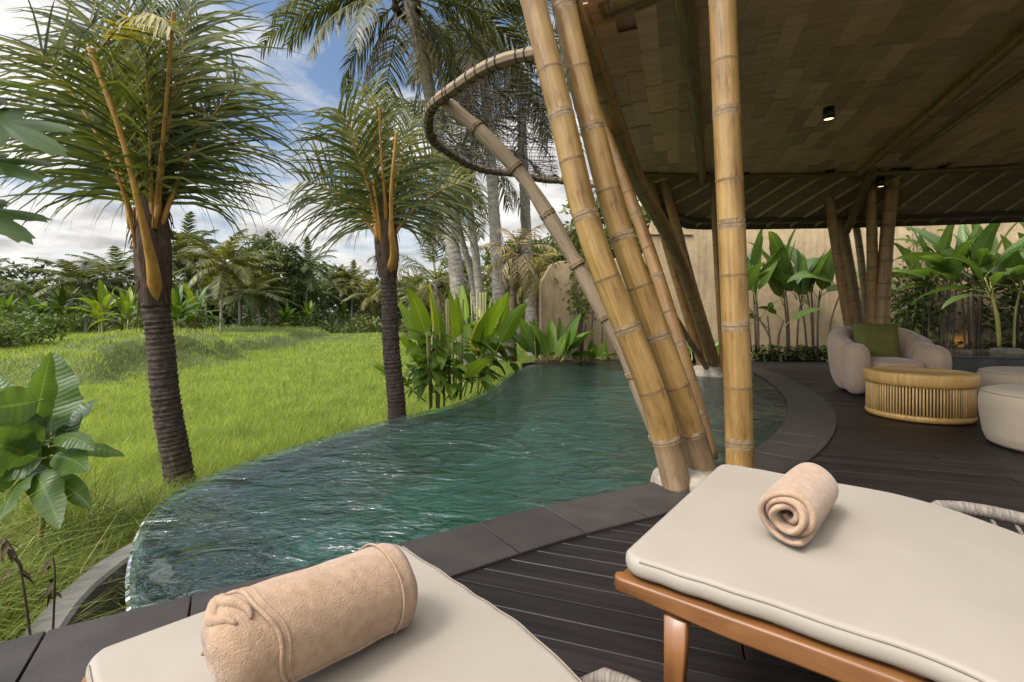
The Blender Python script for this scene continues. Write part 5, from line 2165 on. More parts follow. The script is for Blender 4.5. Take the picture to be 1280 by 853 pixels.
paddle_clump("paddle_leaf_plant", "large bushy plant with bright yellow-green upright paddle leaves, left of the withered palm", "plant", P(570, 492, 7.9), 0.5, 17, 0.55, 1.05, 0.75, 0.27, 61, "paddle", el=(64, 88), under=75)
paddle_clump("paddle_leaf_plant", "dark lower plant of drooping leaves nearest the pool's curved edge", "plant", P(546, 502, 7.5), 0.3, 3, 0.3, 0.6, 0.5, 0.2, 62, "paddle", el=(40, 80), under=70)
paddle_clump("paddle_leaf_plant", "leafy shrub between the two paddle plants at the foot of the tall palms", "plant", P(604, 466, 9.9), 0.5, 9, 0.6, 1.15, 0.8, 0.28, 63, "paddle", el=(66, 88), under=60)
paddle_clump("broad_leaf_plant", "compact plant with broad fleshy green leaves in front of the wall's rounded end", "plant", P(687, 452, 9.5), 0.28, 24, 0.1, 0.42, 0.62, 0.28, 64, "cannaleaf", el=(45, 86), droop=0.35)
paddle_clump("broad_leaf_plant", "low broad-leaved plant behind the far rim of the pool", "plant", P(735, 450, 10.1), 0.45, 18, 0.05, 0.25, 0.42, 0.26, 65, "cannaleaf", el=(25, 80), droop=0.5)
paddle_clump("broad_leaf_plant", "low broad-leaved plant seen between the leaning bamboo poles", "plant", P(862, 452, 9.6), 0.5, 18, 0.05, 0.35, 0.5, 0.26, 66, "cannaleaf", el=(25, 80), droop=0.5)


def cane_plant(label, base, canes, top_leaves, h, seed, lmat="wallplant", L=0.8, W=0.28, el=(35, 85), name="paddle_cane_plant", smat="darkstem", spread=0.22, group="tall cane plants along the clay wall"):
    rg = random.Random(seed)
    t = thing(name, label, "plant", base, group)
    lf = MB()
    for c in range(canes):
        st = MB()
        a = rg.uniform(0, 6.28)
        b = V((spread * math.cos(a) * rg.uniform(0.2, 1), spread * math.sin(a) * rg.uniform(0.2, 1) * 0.6, 0))
        hh = h * rg.uniform(0.75, 1.05)
        tp = b * 2.0 + V((rg.uniform(-.1, .1), rg.uniform(-.08, .08), hh))
        st.tube(catmull([b, b * 1.3 + V((0, 0, hh * 0.5)), tp], 5), [0.022 - 0.001 * k for k in range(11)], 8)
        st.build("cane", M[smat], t)
        for k in range(top_leaves):
            e = R(rg.uniform(*el))
            az = 2.4 * k + rg.uniform(-.5, .5) + c
            d = V((math.cos(az) * math.cos(e), math.sin(az) * math.cos(e) * 0.7, math.sin(e)))
            q = rg.uniform(0.7, 1.1)
            leafblade(lf, tp + V((0, 0, -rg.uniform(0, 0.3))), d, L * q, W * q, rg.uniform(0.5, 1.2), rg.uniform(0.05, 0.3), 9, 0, 0.22, 0.011, 1, rg.uniform(-.7, .7), 0.05, rg=rg)
    lf.build("leaves", [M[lmat], M["greenstalk"]], t)
    return t


cane_plant("cane plant with long ribbed leaves, first to the right of the upright pole", P(950, 440, 9.6), 4, 3, 1.35, 71, L=1.15, W=0.34, el=(55, 88))
cane_plant("cane plant with one torn leaf, second to the right of the upright pole", P(990, 440, 9.75), 4, 3, 1.45, 72, L=1.1, W=0.32, el=(50, 88))
cane_plant("cane plant just left of the bamboo cluster behind the armchair", P(1022, 441, 9.8), 5, 3, 1.6, 73, L=1.1, W=0.34, el=(45, 88))
cane_plant("cane plant with round dark leaves, beside the orange wall glow", P(1178, 440, 9.2), 5, 3, 1.65, 74, L=0.9, W=0.28, el=(25, 86))
cane_plant("cane plant with a tall upright leaf touching the eave", P(1215, 440, 9.0), 6, 3, 1.65, 75, L=1.05, W=0.30, el=(45, 88))
cane_plant("glossy cane plant at the picture's edge, its leaves spread flat", P(1262, 438, 8.3), 4, 4, 1.25, 76, L=0.85, W=0.24, el=(10, 82), smat="greenstalk")
cane_plant("cane plant behind the glossy one, its leaves under the eave", P(1300, 438, 8.6), 5, 3, 1.6, 77, L=0.95, W=0.36, el=(30, 85))
cane_plant("slim cane plant in the gap between the armchair and the orange wall glow", P(1152, 440, 9.5), 4, 2, 1.7, 78, L=0.9, W=0.22, el=(50, 88))
cane_plant("short cane plant with a curled leaf, low between the first two cane plants", P(970, 441, 9.6), 3, 2, 0.8, 79, L=0.6, W=0.2, el=(30, 85))
for k, (px, d, h, lab) in enumerate([(722, 10.1, 1.75, "bare dark stake nearest the wall's rounded end"), (742, 10.15, 1.5, "leafy-topped stake behind the slanting stick pole"), (752, 10.0, 1.3, "third stake, half hidden by the slanting stick pole")]):
    cane_plant(lab, P(px, 448, d), 1, 0 if k == 0 else 3, h, 80 + k, L=0.5, W=0.22, name="garden_stake_plant", spread=0.05, group="thin stems in front of the wall")


# ------------------------------------------------------------------ leafy masses and trees
def clumps(mb, centres, per, spread, size, rg, m=0, flat=0.55):
    for c, k in centres:
        for _ in range(int(per * k)):
            p = V((c[0] + rg.gauss(0, spread), c[1] + rg.gauss(0, spread), c[2] + rg.gauss(0, spread * 0.7)))
            n = V((rg.gauss(0, 1), rg.gauss(0, 1), rg.gauss(flat, 1))).normalized()
            a = n.cross(V((rg.gauss(0, 1), rg.gauss(0, 1), rg.gauss(0, 1)))).normalized()
            b = n.cross(a)
            s = size * rg.uniform(0.6, 1.4)
            i = len(mb.v)
            for q in (p - a * s, p + b * s * 0.42 + n * s * 0.08, p + a * s, p - b * s * 0.42 + n * s * 0.08):
                mb.v.append((q.x, q.y, q.z))
            mb.face((i, i + 1, i + 2, i + 3), m)


def crown_centres(rg, c, r, n, shell=0.55):
    out = []
    for _ in range(n):
        v = V((rg.gauss(0, 1), rg.gauss(0, 1), rg.gauss(0.15, 1))).normalized()
        f = shell + (1 - shell) * rg.uniform(0, 1)
        out.append(((c[0] + v.x * r[0] * f, c[1] + v.y * r[1] * f, c[2] + v.z * r[2] * f), rg.uniform(0.5, 1.4)))
    return out


def broad_tree(seed, h, r, n=60, per=42, size=0.2, spread=0.42, open_=0.6):
    rg = random.Random(seed)
    tr, cr = MB(), MB()
    pts = [V((0, 0, -0.3)), V((0.1, 0, h * 0.25)), V((rg.uniform(-.3, .3), 0.1, h * 0.55))]
    tr.tube(catmull(pts, 5), [0.26 * h / 9 * (1.2 - 0.06 * k) for k in range(11)], 10)
    cc = crown_centres(rg, (0, 0, h * 0.66), (r, r, h * 0.36), n, open_)
    for c, k in cc[: n // 3]:
        b = pts[-1]
        mid = b.lerp(V(c), 0.5) + V((0, 0, 0.3))
        tr.tube([b - V((0, 0, rg.uniform(0, h * 0.2))), mid, V(c)], [0.09, 0.05, 0.018], 6)
    clumps(cr, cc, per, spread, size, rg)
    return tr, cr


def far_palm(seed, h, L, nf=16, lean=0.0, lfL=0.8):
    rg = random.Random(seed)
    tr, cr, sl = MB(), MB(), MB()
    top = V((lean, rg.uniform(-.2, .2), h))
    tr.tube(catmull([V((0, 0, -0.4)), V((lean * 0.25, 0, h * 0.5)), top], 6), [0.125 - 0.004 * k for k in range(13)], 8)
    for k in range(nf):
        f = k / (nf - 1)
        frond(cr, sl, top, 2.4 * k + rg.uniform(-.3, .3), R(80 - 115 * f + rg.uniform(-8, 8)), L * rg.uniform(0.85, 1.1), R(rg.uniform(55, 90) * (1 - 0.2 * f)), 32, lfL, 0.125, 1.3, 2, 0.12, rg.uniform(-.3, .3), 0.035, rg, n=9, nst=4)
    return tr, cr, sl


palm_protos = []
for k, (h, lean) in enumerate([(7.0, 0.3), (8.0, -0.7), (6.0, 0.9), (9.0, 0.1)]):
    palm_protos.append((far_palm(100 + k, h, 4.5, 22, lean, 1.05), h))
palm_src = [None] * 4


def put_far_palm(kind, px, d, top_py, label, rz=None):
    base_z = terrain((px - 640) / 600 * d, d) if d < 80 else FIELD
    x = (px - 640) / 600 * d
    hz_ = CH - (top_py - 395) / 600 * d - base_z
    (tr, cr, sl), h = palm_protos[kind]
    s = hz_ / h
    sc = (max(0.85, min(1.3, s)),) * 2 + (s,)
    rz = rnd.uniform(0, 6.28) if rz is None else rz
    if palm_src[kind] is None:
        t = thing("far_palm", label, "palm tree", (x, d, base_z), "coconut palms at the far side of the rice field", rz, sc)
        tr.build("trunk", M["trunk_pale"], t)
        co = cr.build("crown", M["palmleaf_far"], t)
        sl.build("leaf_stalk", M["greenstalk"], co)
        palm_src[kind] = t
    else:
        dup(palm_src[kind], (x, d, base_z), rz, sc, label)


for a in [
    (1, 108, 34, 352, "short upright palm left of the palm with the widest crown"),
    (0, 142, 37, 345, "wide-crowned palm showing over the banana clump"),
    (3, 212, 43, 322, "palm half hidden behind the nearest ringed trunk"),
    (1, 236, 46, 318, "palm standing just right of the nearest ringed trunk"),
    (0, 276, 34, 330, "slim palm with a bare pale trunk standing alone on the paddy bank"),
    (2, 300, 48, 345, "palm behind the lone slim-trunked one"),
    (2, 326, 40, 366, "low palm with broad fronds in front of the tallest broadleaf tree"),
    (3, 383, 56, 334, "palm that rises above the right shoulder of the tallest broadleaf tree"),
    (1, 404, 66, 366, "shorter palm beside the dark gap in the far trees"),
    (0, 422, 72, 356, "first of the paired palms in the distance"),
    (3, 440, 72, 352, "second of the paired palms in the distance, slightly taller"),
    (2, 461, 66, 370, "low distant palm left of the smaller ringed trunk"),
    (1, 512, 62, 362, "distant palm right of the smaller ringed trunk"),
    (0, 528, 52, 372, "low distant palm beside the drooping low palm"),
    (2, 352, 60, 372, "low palm under the right half of the tallest broadleaf tree"),
    (3, 258, 52, 335, "palm between the two ringed trunks, behind the slim one"),
    (1, 50, 60, 368, "distant palm behind the leftmost banana plants"),
    (2, -40, 46, 352, "palm beyond the picture's edge on the terrace"),
]:
    put_far_palm(*a)

tree_protos = [broad_tree(201, 9.5, 3.7, 95, 60, 0.23, 0.42, 0.5), broad_tree(202, 8.0, 3.4, 80, 60, 0.23, 0.42, 0.35), broad_tree(203, 7.0, 3.8, 84, 60, 0.23, 0.46, 0.3)]
tree_src = [None] * 3
TH = [9.5, 8.0, 7.0]


def put_tree(kind, px, d, top_py, label, rz=0.0, wide=1.0):
    x = (px - 640) / 600 * d
    hz_ = CH - (top_py - 395) / 600 * d - FIELD
    s = hz_ / TH[kind]
    sc = (s * wide, s * wide, s)
    if tree_src[kind] is None:
        tr, cr = tree_protos[kind]
        t = thing("broadleaf_tree", label, "tree", (x, d, FIELD), "broadleaf trees at the far side of the rice field", rz, sc)
        tr.build("trunk", M["trunk_brown"], t)
        cr.build("crown", M["treeleaf"], t)
        tree_src[kind] = t
    else:
        dup(tree_src[kind], (x, d, FIELD), rz, sc, label)


for a in [
    (0, 338, 54, 296, "tallest spreading broadleaf tree on the far side of the field", 0.3, 0.85),
    (1, 300, 58, 330, "yellowish broadleaf tree at the shoulder of the tallest one", 1.9, 0.9),
    (2, 372, 62, 345, "rounded tree right of the tallest broadleaf tree", 0.7, 0.9),
    (1, 488, 76, 352, "tree behind the smaller ringed trunk", 2.2, 1.0),
    (2, 535, 60, 352, "dark tree behind the drooping low palm", 3.0, 1.0),
    (2, 262, 62, 352, "dark tree left of the lone slim palm", 4.0, 1.0),
    (0, 580, 44, 325, "dense tree filling in behind the slender palms", 1.0, 1.0),
    (1, 650, 38, 300, "light tree behind the withered palm", 0.5, 1.0),
    (2, 700, 34, 292, "tree looking over the clay wall's rounded end", 2.0, 0.9),
    (1, 215, 60, 348, "tree behind the nearest ringed trunk", 5.0, 1.0),
    (2, 30, 64, 372, "low wide tree behind the leftmost bananas", 1.3, 1.3),
    (0, 760, 30, 240, "tree standing behind the garden wall and the bamboo poles", 3.3, 0.9),
    (1, 170, 62, 356, "tree between the banana clump and the far palms", 3.9, 1.1),
]:
    put_tree(*a)

# banana clumps on the far bank
bp_ = [banana_plant(301, 3.0, 9, 1.9, 0.55, stems=3), banana_plant(302, 2.6, 9, 1.8, 0.5, stems=3), banana_plant(303, 3.2, 10, 2.0, 0.5, stems=2)]
bsrc = [None] * 3
for k, (kind, px, d, sc, rz, lab) in enumerate([
    (0, 128, 25, 0.85, 0.2, "bright banana clump at the end of the grassy terrace"),
    (1, 158, 24, 0.8, 1.4, "low banana clump with leaves fanned out, left of the nearest ringed trunk"),
    (2, 176, 28, 0.85, 2.2, "banana plant directly behind the nearest ringed trunk"),
    (0, 222, 25, 0.8, 3.0, "dark banana clump right of the nearest ringed trunk"),
    (1, 246, 27, 0.9, 4.0, "banana clump at the left foot of the lone slim palm"),
    (2, 82, 33, 0.85, 0.9, "tattered banana plant with a bare stem, left of the bright clump"),
    (0, 44, 34, 0.8, 5.0, "banana plant second from the picture's left edge on the terrace"),
    (1, 8, 33, 0.85, 2.6, "banana plant cut by the picture's left edge on the terrace"),
    (2, 105, 36, 0.85, 4.4, "banana plant behind the tattered one"),
    (1, 385, 52, 1.1, 1.0, "banana clump under the palm right of the tallest tree"),
    (0, 360, 50, 1.0, 2.0, "banana clump at the paddy's far bund"),
    (2, 430, 68, 1.0, 2.0, "pale banana clump below the paired distant palms"),
    (0, 470, 66, 1.0, 0.4, "banana clump left of the smaller ringed trunk, far off"),
    (1, -40, 30, 0.9, 2.6, "banana plant beyond the picture's edge"),
]):
    x = (px - 640) / 600 * d
    z = terrain(x, d)
    if bsrc[kind] is None:
        st, lf = bp_[kind]
        bsrc[kind] = plant_thing("banana_plant", lab, "banana plant", (x, d, z), st, lf, M["greenstalk"], "banana", "banana plants on the far bank", rz, sc)
    else:
        dup(bsrc[kind], (x, d, z), rz, sc, lab)


def shrub(name, label, base, r, h, seed, n=26, per=40, size=0.08, spread=0.16, mat="shrubleaf", cat="shrub", group=None):
    rg = random.Random(seed)
    t = thing(name, label, cat, base, group)
    st, lf = MB(), MB()
    cc = crown_centres(rg, (0, 0, h * 0.5), (r, r, h * 0.5), n, 0.3)
    for c, k in cc[::3]:
        st.tube([(0, 0, -0.05), (c[0] * 0.5, c[1] * 0.5, c[2] * 0.55), c], [0.025, 0.015, 0.006], 6)
    clumps(lf, cc, per, spread, size, rg)
    st.build("stems", M["trunk_brown"], t)
    lf.build("foliage", M[mat], t)
    return t


for k, (px, d, r, h, lab) in enumerate([(22, 19, 1.3, 0.95, "light green bush on the near end of the terrace"), (-25, 17, 1.3, 1.0, "light green bush cut by the picture's left edge"), (62, 30, 1.7, 1.3, "olive bush under the tattered banana"), (20, 29, 1.9, 1.4, "bush below the banana at the picture's left edge")]):
    x = (px - 640) / 600 * d
    shrub("bush", lab, (x, d, terrain(x, d)), r, h, 401 + k, 34, 46, 0.11, 0.26, group="bushes on the terrace")
shrub("climbing_bush", "dark climbing bush on the clay wall right of the bamboo cluster", P(1132, 446, 9.8), 0.6, 1.75, 421, 44, 26, 0.06, 0.18, "coverleaf")
shrub("climbing_bush", "thin leafy climber high on the wall below the eave", P(1150, 446, 10.0), 0.75, 2.75, 422, 26, 22, 0.06, 0.14, "wallplant")
shrub("climbing_bush", "leafy climber behind the wall's gap between the bamboo poles", P(726, 449, 10.4), 0.28, 2.9, 423, 22, 26, 0.06, 0.13, "shrubleaf")
shrub("climbing_bush", "dark bush in the far corner of the wall under the eave", P(1272, 444, 9.2), 0.7, 1.5, 424, 34, 26, 0.07, 0.2, "coverleaf")

# dark wood behind everything
rg = random.Random(77)
mb = MB()
cc = []
for k in range(330):
    x = -125 + 200 * k / 330 + rg.uniform(-1, 1)
    y = 84 + 10 * math.sin(k * 0.3) + rg.uniform(-6, 12) - (10 if x < -60 else 0)
    hh = 7.2 + 2.4 * math.sin(x * 0.13) + 1.5 * math.sin(x * 0.37 + 1) + rg.uniform(-1, 1.5)
    for q in range(13):
        cc.append(((x + rg.gauss(0, 1.6), y + rg.gauss(0, 1.6), FIELD + rg.uniform(0.3, hh)), rg.uniform(0.6, 1.3)))
clumps(mb, cc, 13, 0.75, 0.55, rg)
tag(mb.build("forest", M["forestleaf"]), "dark wood closing the far side of the rice field", "wood", kind="stuff")
mb = MB()
cc = []
for k in range(520):
    x = -75 + 92 * k / 520 + rg.uniform(-0.5, 0.5)
    y = 53 + 0.12 * x + 3 * math.sin(x * 0.3) + rg.uniform(0, 5)
    if x < -26:
        y = 36 + rg.uniform(-2, 8) + (x + 26) * 0.05
    for q in range(3):
        cc.append(((x + rg.gauss(0, .6), y + rg.gauss(0, .6), terrain(x, y) + rg.uniform(0.05, 1.3 + 0.6 * math.sin(x))), rg.uniform(0.6, 1.3)))
clumps(mb, cc, 12, 0.4, 0.24, rg)
tag(mb.build("undergrowth", M["treeleaf"]), "scrubby undergrowth along the foot of the far trees", "undergrowth", kind="stuff")

# ground cover in the wall bed
rg = random.Random(88)
mb = MB()
for k in range(2600):
    f = rg.uniform(0, 1)
    px = rg.choice([rg.uniform(940, 1050), rg.uniform(1105, 1330), rg.uniform(845, 905)])
    d0 = np.interp((px - 640) / 600 * 9.6, [0.2, 2.6, 5.2, 8.6, 12.0], [9.75, 10.05, 10.06, 9.62, 8.62])
    d = d0 + 0.02 + abs(rg.gauss(0, 0.35))
    x = (px - 640) / 600 * d
    hh = rg.uniform(0.02, 0.36) * (1.2 if px > 1100 else 0.8)
    e = R(rg.uniform(-20, 60))
    az = rg.uniform(0, 6.28)
    leafblade(mb, (x, d, hh), (math.cos(az) * math.cos(e), math.sin(az) * math.cos(e), math.sin(e)), rg.uniform(0.07, 0.16), rg.uniform(0.05, 0.10), 0.8, 0.2, 3, 0, rg=rg)
tag(mb.build("ground_cover", M["coverleaf"]), "low leafy ground cover along the foot of the clay wall", "ground cover", kind="stuff")

# ------------------------------------------------------------------ near plants on the left
nb0 = P(45, 640, 3.25)
nbz = terrain(nb0.x, nb0.y)
bs_ = thing("banana_sapling", "young banana sapling with broad bright leaves at the picture's left edge", "banana plant", (nb0.x, nb0.y, nbz))
st = MB()
st.tube(catmull([(0, 0, -0.05), (0.02, 0, 0.35), (0.09, 0, 0.85), (0.10, 0, 1.0)], 5), [0.024 - 0.001 * k for k in range(16)], 10)
st.build("stem", M["greenstalk"], bs_)


def W2(px, py, d=3.25):
    return P(px, py, d) - V((nb0.x, nb0.y, nbz))


for (x0, y0, dd0, x1, y1, dd1, w, dr, fold, sv) in [
    (64, 545, 3.22, 66, 452, 3.40, 0.46, 0.04, 0.06, (1, 0.15, -0.05)),
    (40, 548, 3.25, 60, 452, 3.15, 0.20, 0.06, 0.25, (0.8, 0.6, 0.0)),
    (55, 500, 3.15, -12, 512, 2.95, 0.30, -0.1, 0.15, (0.25, 0.5, 0.8)),
    (60, 520, 3.25, -25, 560, 3.0, 0.42, 0.2, 0.12, (0.3, 0.6, 0.75)),
    (64, 548, 3.15, 112, 546, 3.05, 0.17, 0.5, 0.2, (0, 0.8, 0.45)),
    (64, 558, 3.15, 148, 560, 3.35, 0.17, 0.35, 0.25, (0, 0.8, 0.5)),
    (62, 552, 3.15, 8, 548, 2.95, 0.26, 0.35, 0.15, (0.2, 0.7, 0.6)),
    (64, 570, 3.2, 104, 575, 3.0, 0.24, 0.3, 0.15, (0.1, 0.6, 0.7)),
    (60, 572, 3.2, -4, 590, 3.1, 0.28, 0.3, 0.15, (0.1, 0.6, 0.7)),
    (62, 560, 3.2, 28, 490, 3.5, 0.30, 0.3, 0.15, (0.9, 0.3, 0.3)),
    (50, 575, 3.1, -30, 540, 2.8, 0.30, 0.5, 0.2, (0.2, 0.7, 0.5)),
    (40, 585, 3.2, 72, 640, 2.9, 0.24, 0.3, 0.2, (0.3, 0.6, 0.6)),
    (36, 585, 3.2, 0, 640, 2.9, 0.26, 0.3, 0.2, (0.3, 0.6, 0.6)),
    (30, 590, 3.2, -40, 600, 2.95, 0.28, 0.3, 0.2, (0.1, 0.7, 0.6)),
    (44, 590, 3.2, 110, 618, 3.1, 0.20, 0.4, 0.2, (0.1, 0.7, 0.6)),
    (25, 580, 3.1, 2, 478, 3.3, 0.30, 0.1, 0.15, (0.9, 0.4, 0.1)),
    (70, 560, 3.35, 108, 500, 3.55, 0.22, 0.5, 0.15, (0.5, 0.3, 0.7)),
    (52, 600, 3.2, 30, 540, 3.45, 0.26, 0.3, 0.2, (0.9, 0.3, 0.2)),
    (58, 590, 3.2, 92, 520, 3.45, 0.24, 0.3, 0.15, (0.9, 0.2, 0.3)),
    (20, 600, 3.1, -40, 500, 3.3, 0.34, 0.3, 0.15, (0.9, 0.2, 0.3)),
]:
    lf = MB()
    a, b = W2(x0, y0, dd0), W2(x1, y1, dd1)
    dvec = (b - a)
    leafblade(lf, a, dvec.normalized() + V((0, 0, dr * 0.6)), dvec.length * 1.08, w * 0.86, dr * 1.2, fold, 16, 0, 0.03, 0.008, 1, 0, 0.10, shape=0.72, sidev=sv)
    lf.build("leaf", [M["banana_near"], M["greenstalk"]], bs_)

rg = random.Random(93)
mb = MB()
for k in range(420):
    d = rg.uniform(1.5, 4.2)
    x = rg.uniform(-1.3, -0.5) * d
    if inside((x, d), outp) or inside((x, d), deck_poly) or x > -0.35 * d - 0.5:
        continue
    z = terrain(x, d)
    a0_ = rg.uniform(0, 6.28)
    hh = rg.uniform(0.1, 0.42)
    big = rg.choice([0.6, 0.8, 1.0, 1.5])
    for q in range(rg.randrange(4, 8)):
        e = R(rg.uniform(-5, 60))
        az = a0_ + q * 2.4
        leafblade(mb, (x + rg.gauss(0, .02), d + rg.gauss(0, .02), z + hh * (0.5 + 0.5 * q / 6)), (math.cos(az) * math.cos(e), math.sin(az) * math.cos(e), math.sin(e)), rg.uniform(0.07, 0.15) * big, rg.uniform(0.03, 0.06) * big, 0.9, 0.2, 5, 0, rg=rg)
tag(mb.build("weeds", M["underleaf"]), "small leafy weeds scattered in the grass beside the pool", "weeds", kind="stuff")

# tree with big lobed leaves, mostly outside the picture on the left
lt0 = V((-3.55, 2.55, terrain(-3.55, 2.55)))
lt = thing("lobed_leaf_tree", "tree with big lobed leaves reaching in at the picture's upper left edge", "tree", lt0)
st = MB()
st.tube(catmull([(0, 0, -0.1), (0.05, 0, 1.2), (0.1, 0.05, 2.4), (0.05, 0, 3.1)], 6), [0.06 - 0.001 * k for k in range(19)], 10)
twigs = []


def lobed(mb, c, ax, nrm, s, rg):
    """palmate leaf of nine pointed lobes"""
    ax = V(ax).normalized()
    nrm = V(nrm)
    nrm = (nrm - ax * nrm.dot(ax)).normalized()
    sd = nrm.cross(ax)
    n = 66
    ctr = mb.vert(c)
    ring = []
    mid = []
    for k in range(n + 1):
        a = R(-150) + R(300) * k / n
        lobe = abs(math.cos(a * 4.5 / 1.0 * 0.6667)) if False else 0.5 + 0.5 * math.cos(a * 6.0)
        r = s * (0.45 + 0.55 * lobe ** 0.8) * (1 - 0.32 * (abs(a) / R(150)) ** 1.5) * (1 + 0.05 * math.sin(k * 2.9))
        z = -0.22 * r * r / s + 0.03 * s * math.cos(a * 6)
        ring.append(mb.vert(V(c) + ax * (r * math.cos(a)) + sd * (r * math.sin(a)) + nrm * z))
        mid.append(mb.vert(V(c) + ax * (r * 0.5 * math.cos(a)) + sd * (r * 0.5 * math.sin(a)) + nrm * (-0.06 * r * r / s + 0.02 * s * math.cos(a * 6))))
    for k in range(n):
        mb.face((ctr, mid[k], mid[k + 1]))
        mb.face((mid[k], ring[k], ring[k + 1], mid[k + 1]))


rg = random.Random(31)
for (px, py, d, s, ax, nm) in [(-2, 150, 2.55, 0.34, (0.9, 0.1, -0.35), (0.1, -0.55, 0.8)), (-18, 120, 2.75, 0.30, (0.8, 0.3, 0.1), (0.0, -0.4, 0.9)), (-22, 200, 2.5, 0.30, (1, 0.0, -0.2), (0.2, -0.5, 0.8)),
                               (-28, 262, 2.4, 0.29, (1, 0.0, -0.45), (0.3, -0.4, 0.8)), (-60, 90, 2.6, 0.35, (0.5, 0.6, 0.2), (0, -0.3, 0.9)), (-90, 160, 2.6, 0.35, (-0.6, 0.5, 0.0), (0, -0.3, 0.9)), (-110, 240, 2.6, 0.33, (-0.7, -0.5, -0.2), (0, -0.2, 0.9)), (-100, 60, 2.7, 0.33, (-0.2, 0.7, 0.3), (0, -0.3, 0.9))]:
    lf = MB()
    c = P(px, py, d) - lt0
    lobed(lf, c, ax, nm, s, rg)
    h0 = V((0.1, 0.03, max(1.6, c.z - 0.25)))
    st.tube([h0, h0.lerp(c, 0.5) + V((0, 0, 0.06)), c], [0.012, 0.009, 0.006], 6)
    lf.build("leaf", M["lobed"], lt)
st.build("trunk", M["greenstalk"], lt)

# dry weed stalks beside the overflow channel
for k, (x0, y0, x1, y1, d, lab) in enumerate([(42, 775, 5, 670, 1.75, "long dry weed stalk slanting at the lower left edge"), (65, 770, 66, 695, 1.9, "short dry weed stalk with withered leaves near the channel")]):
    a, b = P(x0, y0, d), P(x1, y1, d)
    t = thing("dry_weed", lab, "weed", (a.x, a.y, a.z - 0.15))
    st, lf = MB(), MB()
    st.tube(catmull([V((0, 0, 0)), (b - a) * 0.55 + V((0.01, 0, 0.17)), (b - a) + V((0, 0, 0.15))], 6), [0.0045 - 0.0002 * q for q in range(13)], 6)
    st.build("stalk", M["darkstem"], t)
    for q in range(9):
        p = (b - a) * rnd.uniform(0.3, 1.0) + V((0, 0, 0.15))
        leafblade(lf, p, (rnd.gauss(0, 1), rnd.gauss(0, 1), -0.4), rnd.uniform(0.04, 0.09), 0.018, 1.2, 0.3, 4, 0)
    lf.build("withered_leaves", M["boot"], t)

# ================================================================== SKY AND LIGHT
SUN_EL, SUN_AZ = R(54), R(238)          # compass style: from +Y clockwise
w = bpy.data.worlds.new("World")
SC.world = w
w.use_nodes = True
nt = w.node_tree
nt.nodes.clear()
out = nt.nodes.new("ShaderNodeOutputWorld")
bg = nt.nodes.new("ShaderNodeBackground")
sky = nt.nodes.new("ShaderNodeTexSky")
sky.sky_type = "NISHITA"
sky.sun_disc = False
sky.sun_elevation = SUN_EL
sky.sun_rotation = SUN_AZ
tc = nt.nodes.new("ShaderNodeTexCoord")
sep = nt.nodes.new("ShaderNodeSeparateXYZ")
nt.links.new(tc.outputs["Generated"], sep.inputs[0])


def mth(op, a, b=None):
    n = nt.nodes.new("ShaderNodeMath")
    n.operation = op
    for s, v in ((n.inputs[0], a), (n.inputs[1], b)):
        if v is None:
            continue
        if hasattr(v, "links"):
            nt.links.new(v, s)
        else:
            s.default_value = v
    return n.outputs[0]


zc = mth("ADD", mth("MAXIMUM", sep.outputs[2], 0.0), 0.16)
cmb = nt.nodes.new("ShaderNodeCombineXYZ")
nt.links.new(mth("DIVIDE", sep.outputs[0], zc), cmb.inputs[0])
nt.links.new(mth("DIVIDE", sep.outputs[1], zc), cmb.inputs[1])
mp = nt.nodes.new("ShaderNodeMapping")
mp.inputs["Location"].default_value = (1.35, 0.4, 0.0)
nt.links.new(cmb.outputs[0], mp.inputs[0])
f1 = noise(nt, mp.outputs[0], 0.95, 7, 0.56, 0.25)
f2 = noise(nt, mp.outputs[0], 2.6, 6, 0.55, 0.2)
cov = ramp(nt, f1, [(0.42, (0, 0, 0)), (0.52, (1, 1, 1))])
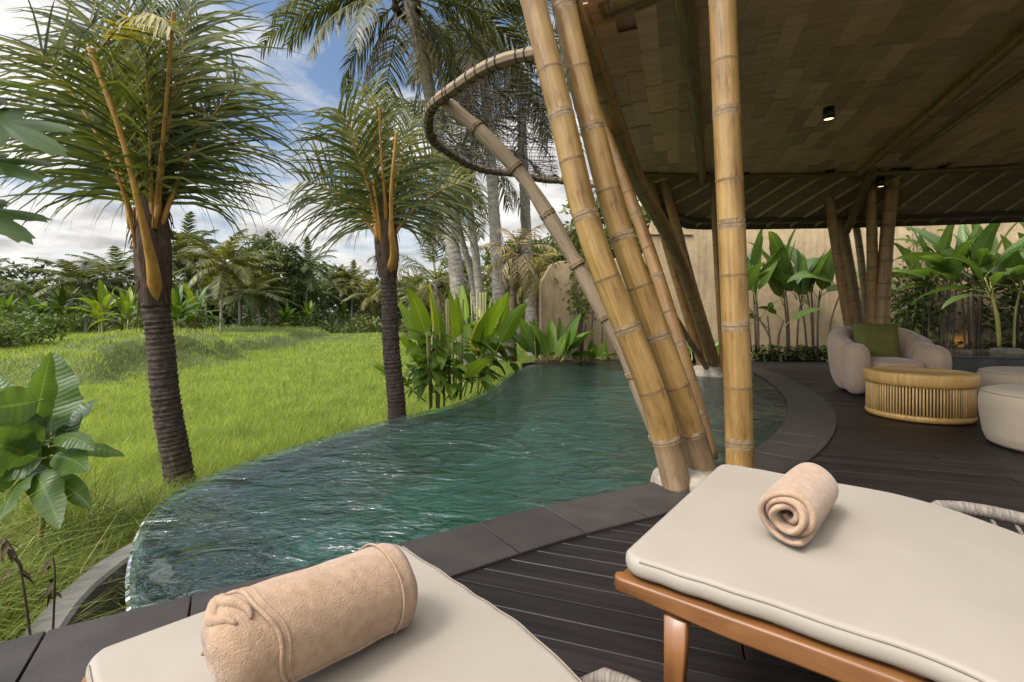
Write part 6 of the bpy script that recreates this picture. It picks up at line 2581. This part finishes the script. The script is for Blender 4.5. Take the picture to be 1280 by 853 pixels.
# thicker cover low down
low = ramp(nt, sep.outputs[2], [(0.06, (1, 1, 1)), (0.28, (0, 0, 0))])
mxx = nt.nodes.new("ShaderNodeMath")
mxx.operation = "MAXIMUM"
nt.links.new(cov, mxx.inputs[0])
nt.links.new(mth("MULTIPLY", low, 0.92), mxx.inputs[1])
cl = ramp(nt, f2, [(0.33, (3.3, 3.26, 3.2)), (0.48, (5.3, 5.2, 5.05)), (0.62, (6.7, 6.55, 6.3))])
skyc = mix(nt, sky.outputs[0], (0.95, 0.95, 0.95), 1.0, "MULTIPLY")
fin = mix(nt, skyc, cl, mxx.outputs[0])
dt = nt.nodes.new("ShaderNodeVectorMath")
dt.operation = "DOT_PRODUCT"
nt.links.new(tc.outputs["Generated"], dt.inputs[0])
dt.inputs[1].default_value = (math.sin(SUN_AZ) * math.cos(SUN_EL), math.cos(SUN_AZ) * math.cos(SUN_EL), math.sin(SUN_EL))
glow = mth("ADD", mth("MULTIPLY", mth("POWER", mth("MAXIMUM", dt.outputs["Value"], 0.0), 3.8), 5.6), 1.0)   # sky boosted round the sun, behind the camera, to fill the lounge with light
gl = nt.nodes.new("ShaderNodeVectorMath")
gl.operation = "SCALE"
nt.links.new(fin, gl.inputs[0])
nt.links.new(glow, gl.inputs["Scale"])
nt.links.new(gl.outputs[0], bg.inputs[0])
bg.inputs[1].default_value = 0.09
nt.links.new(bg.outputs[0], out.inputs[0])

sun = bpy.data.lights.new("sun", "SUN")
sun.energy = 1.5
sun.angle = R(14)
sun.color = (1.0, 0.94, 0.85)
so = bpy.data.objects.new("sun", sun)
dirv = V((math.sin(SUN_AZ) * math.cos(SUN_EL), math.cos(SUN_AZ) * math.cos(SUN_EL), math.sin(SUN_EL)))
so.rotation_euler = (-dirv).to_track_quat("-Z", "Y").to_euler()
so.location = dirv * 30
COL.objects.link(so)

SC.view_settings.view_transform = "Standard"
SC.view_settings.look = "None"
SC.view_settings.gamma = 1.0
SC.view_settings.exposure = 0.84
SC.render.engine = "CYCLES"
SC.cycles.use_denoising = True
SC.cycles.max_bounces = 8
SC.cycles.diffuse_bounces = 4
SC.cycles.transparent_max_bounces = 12
SC.cycles.caustics_reflective = False
SC.cycles.caustics_refractive = False
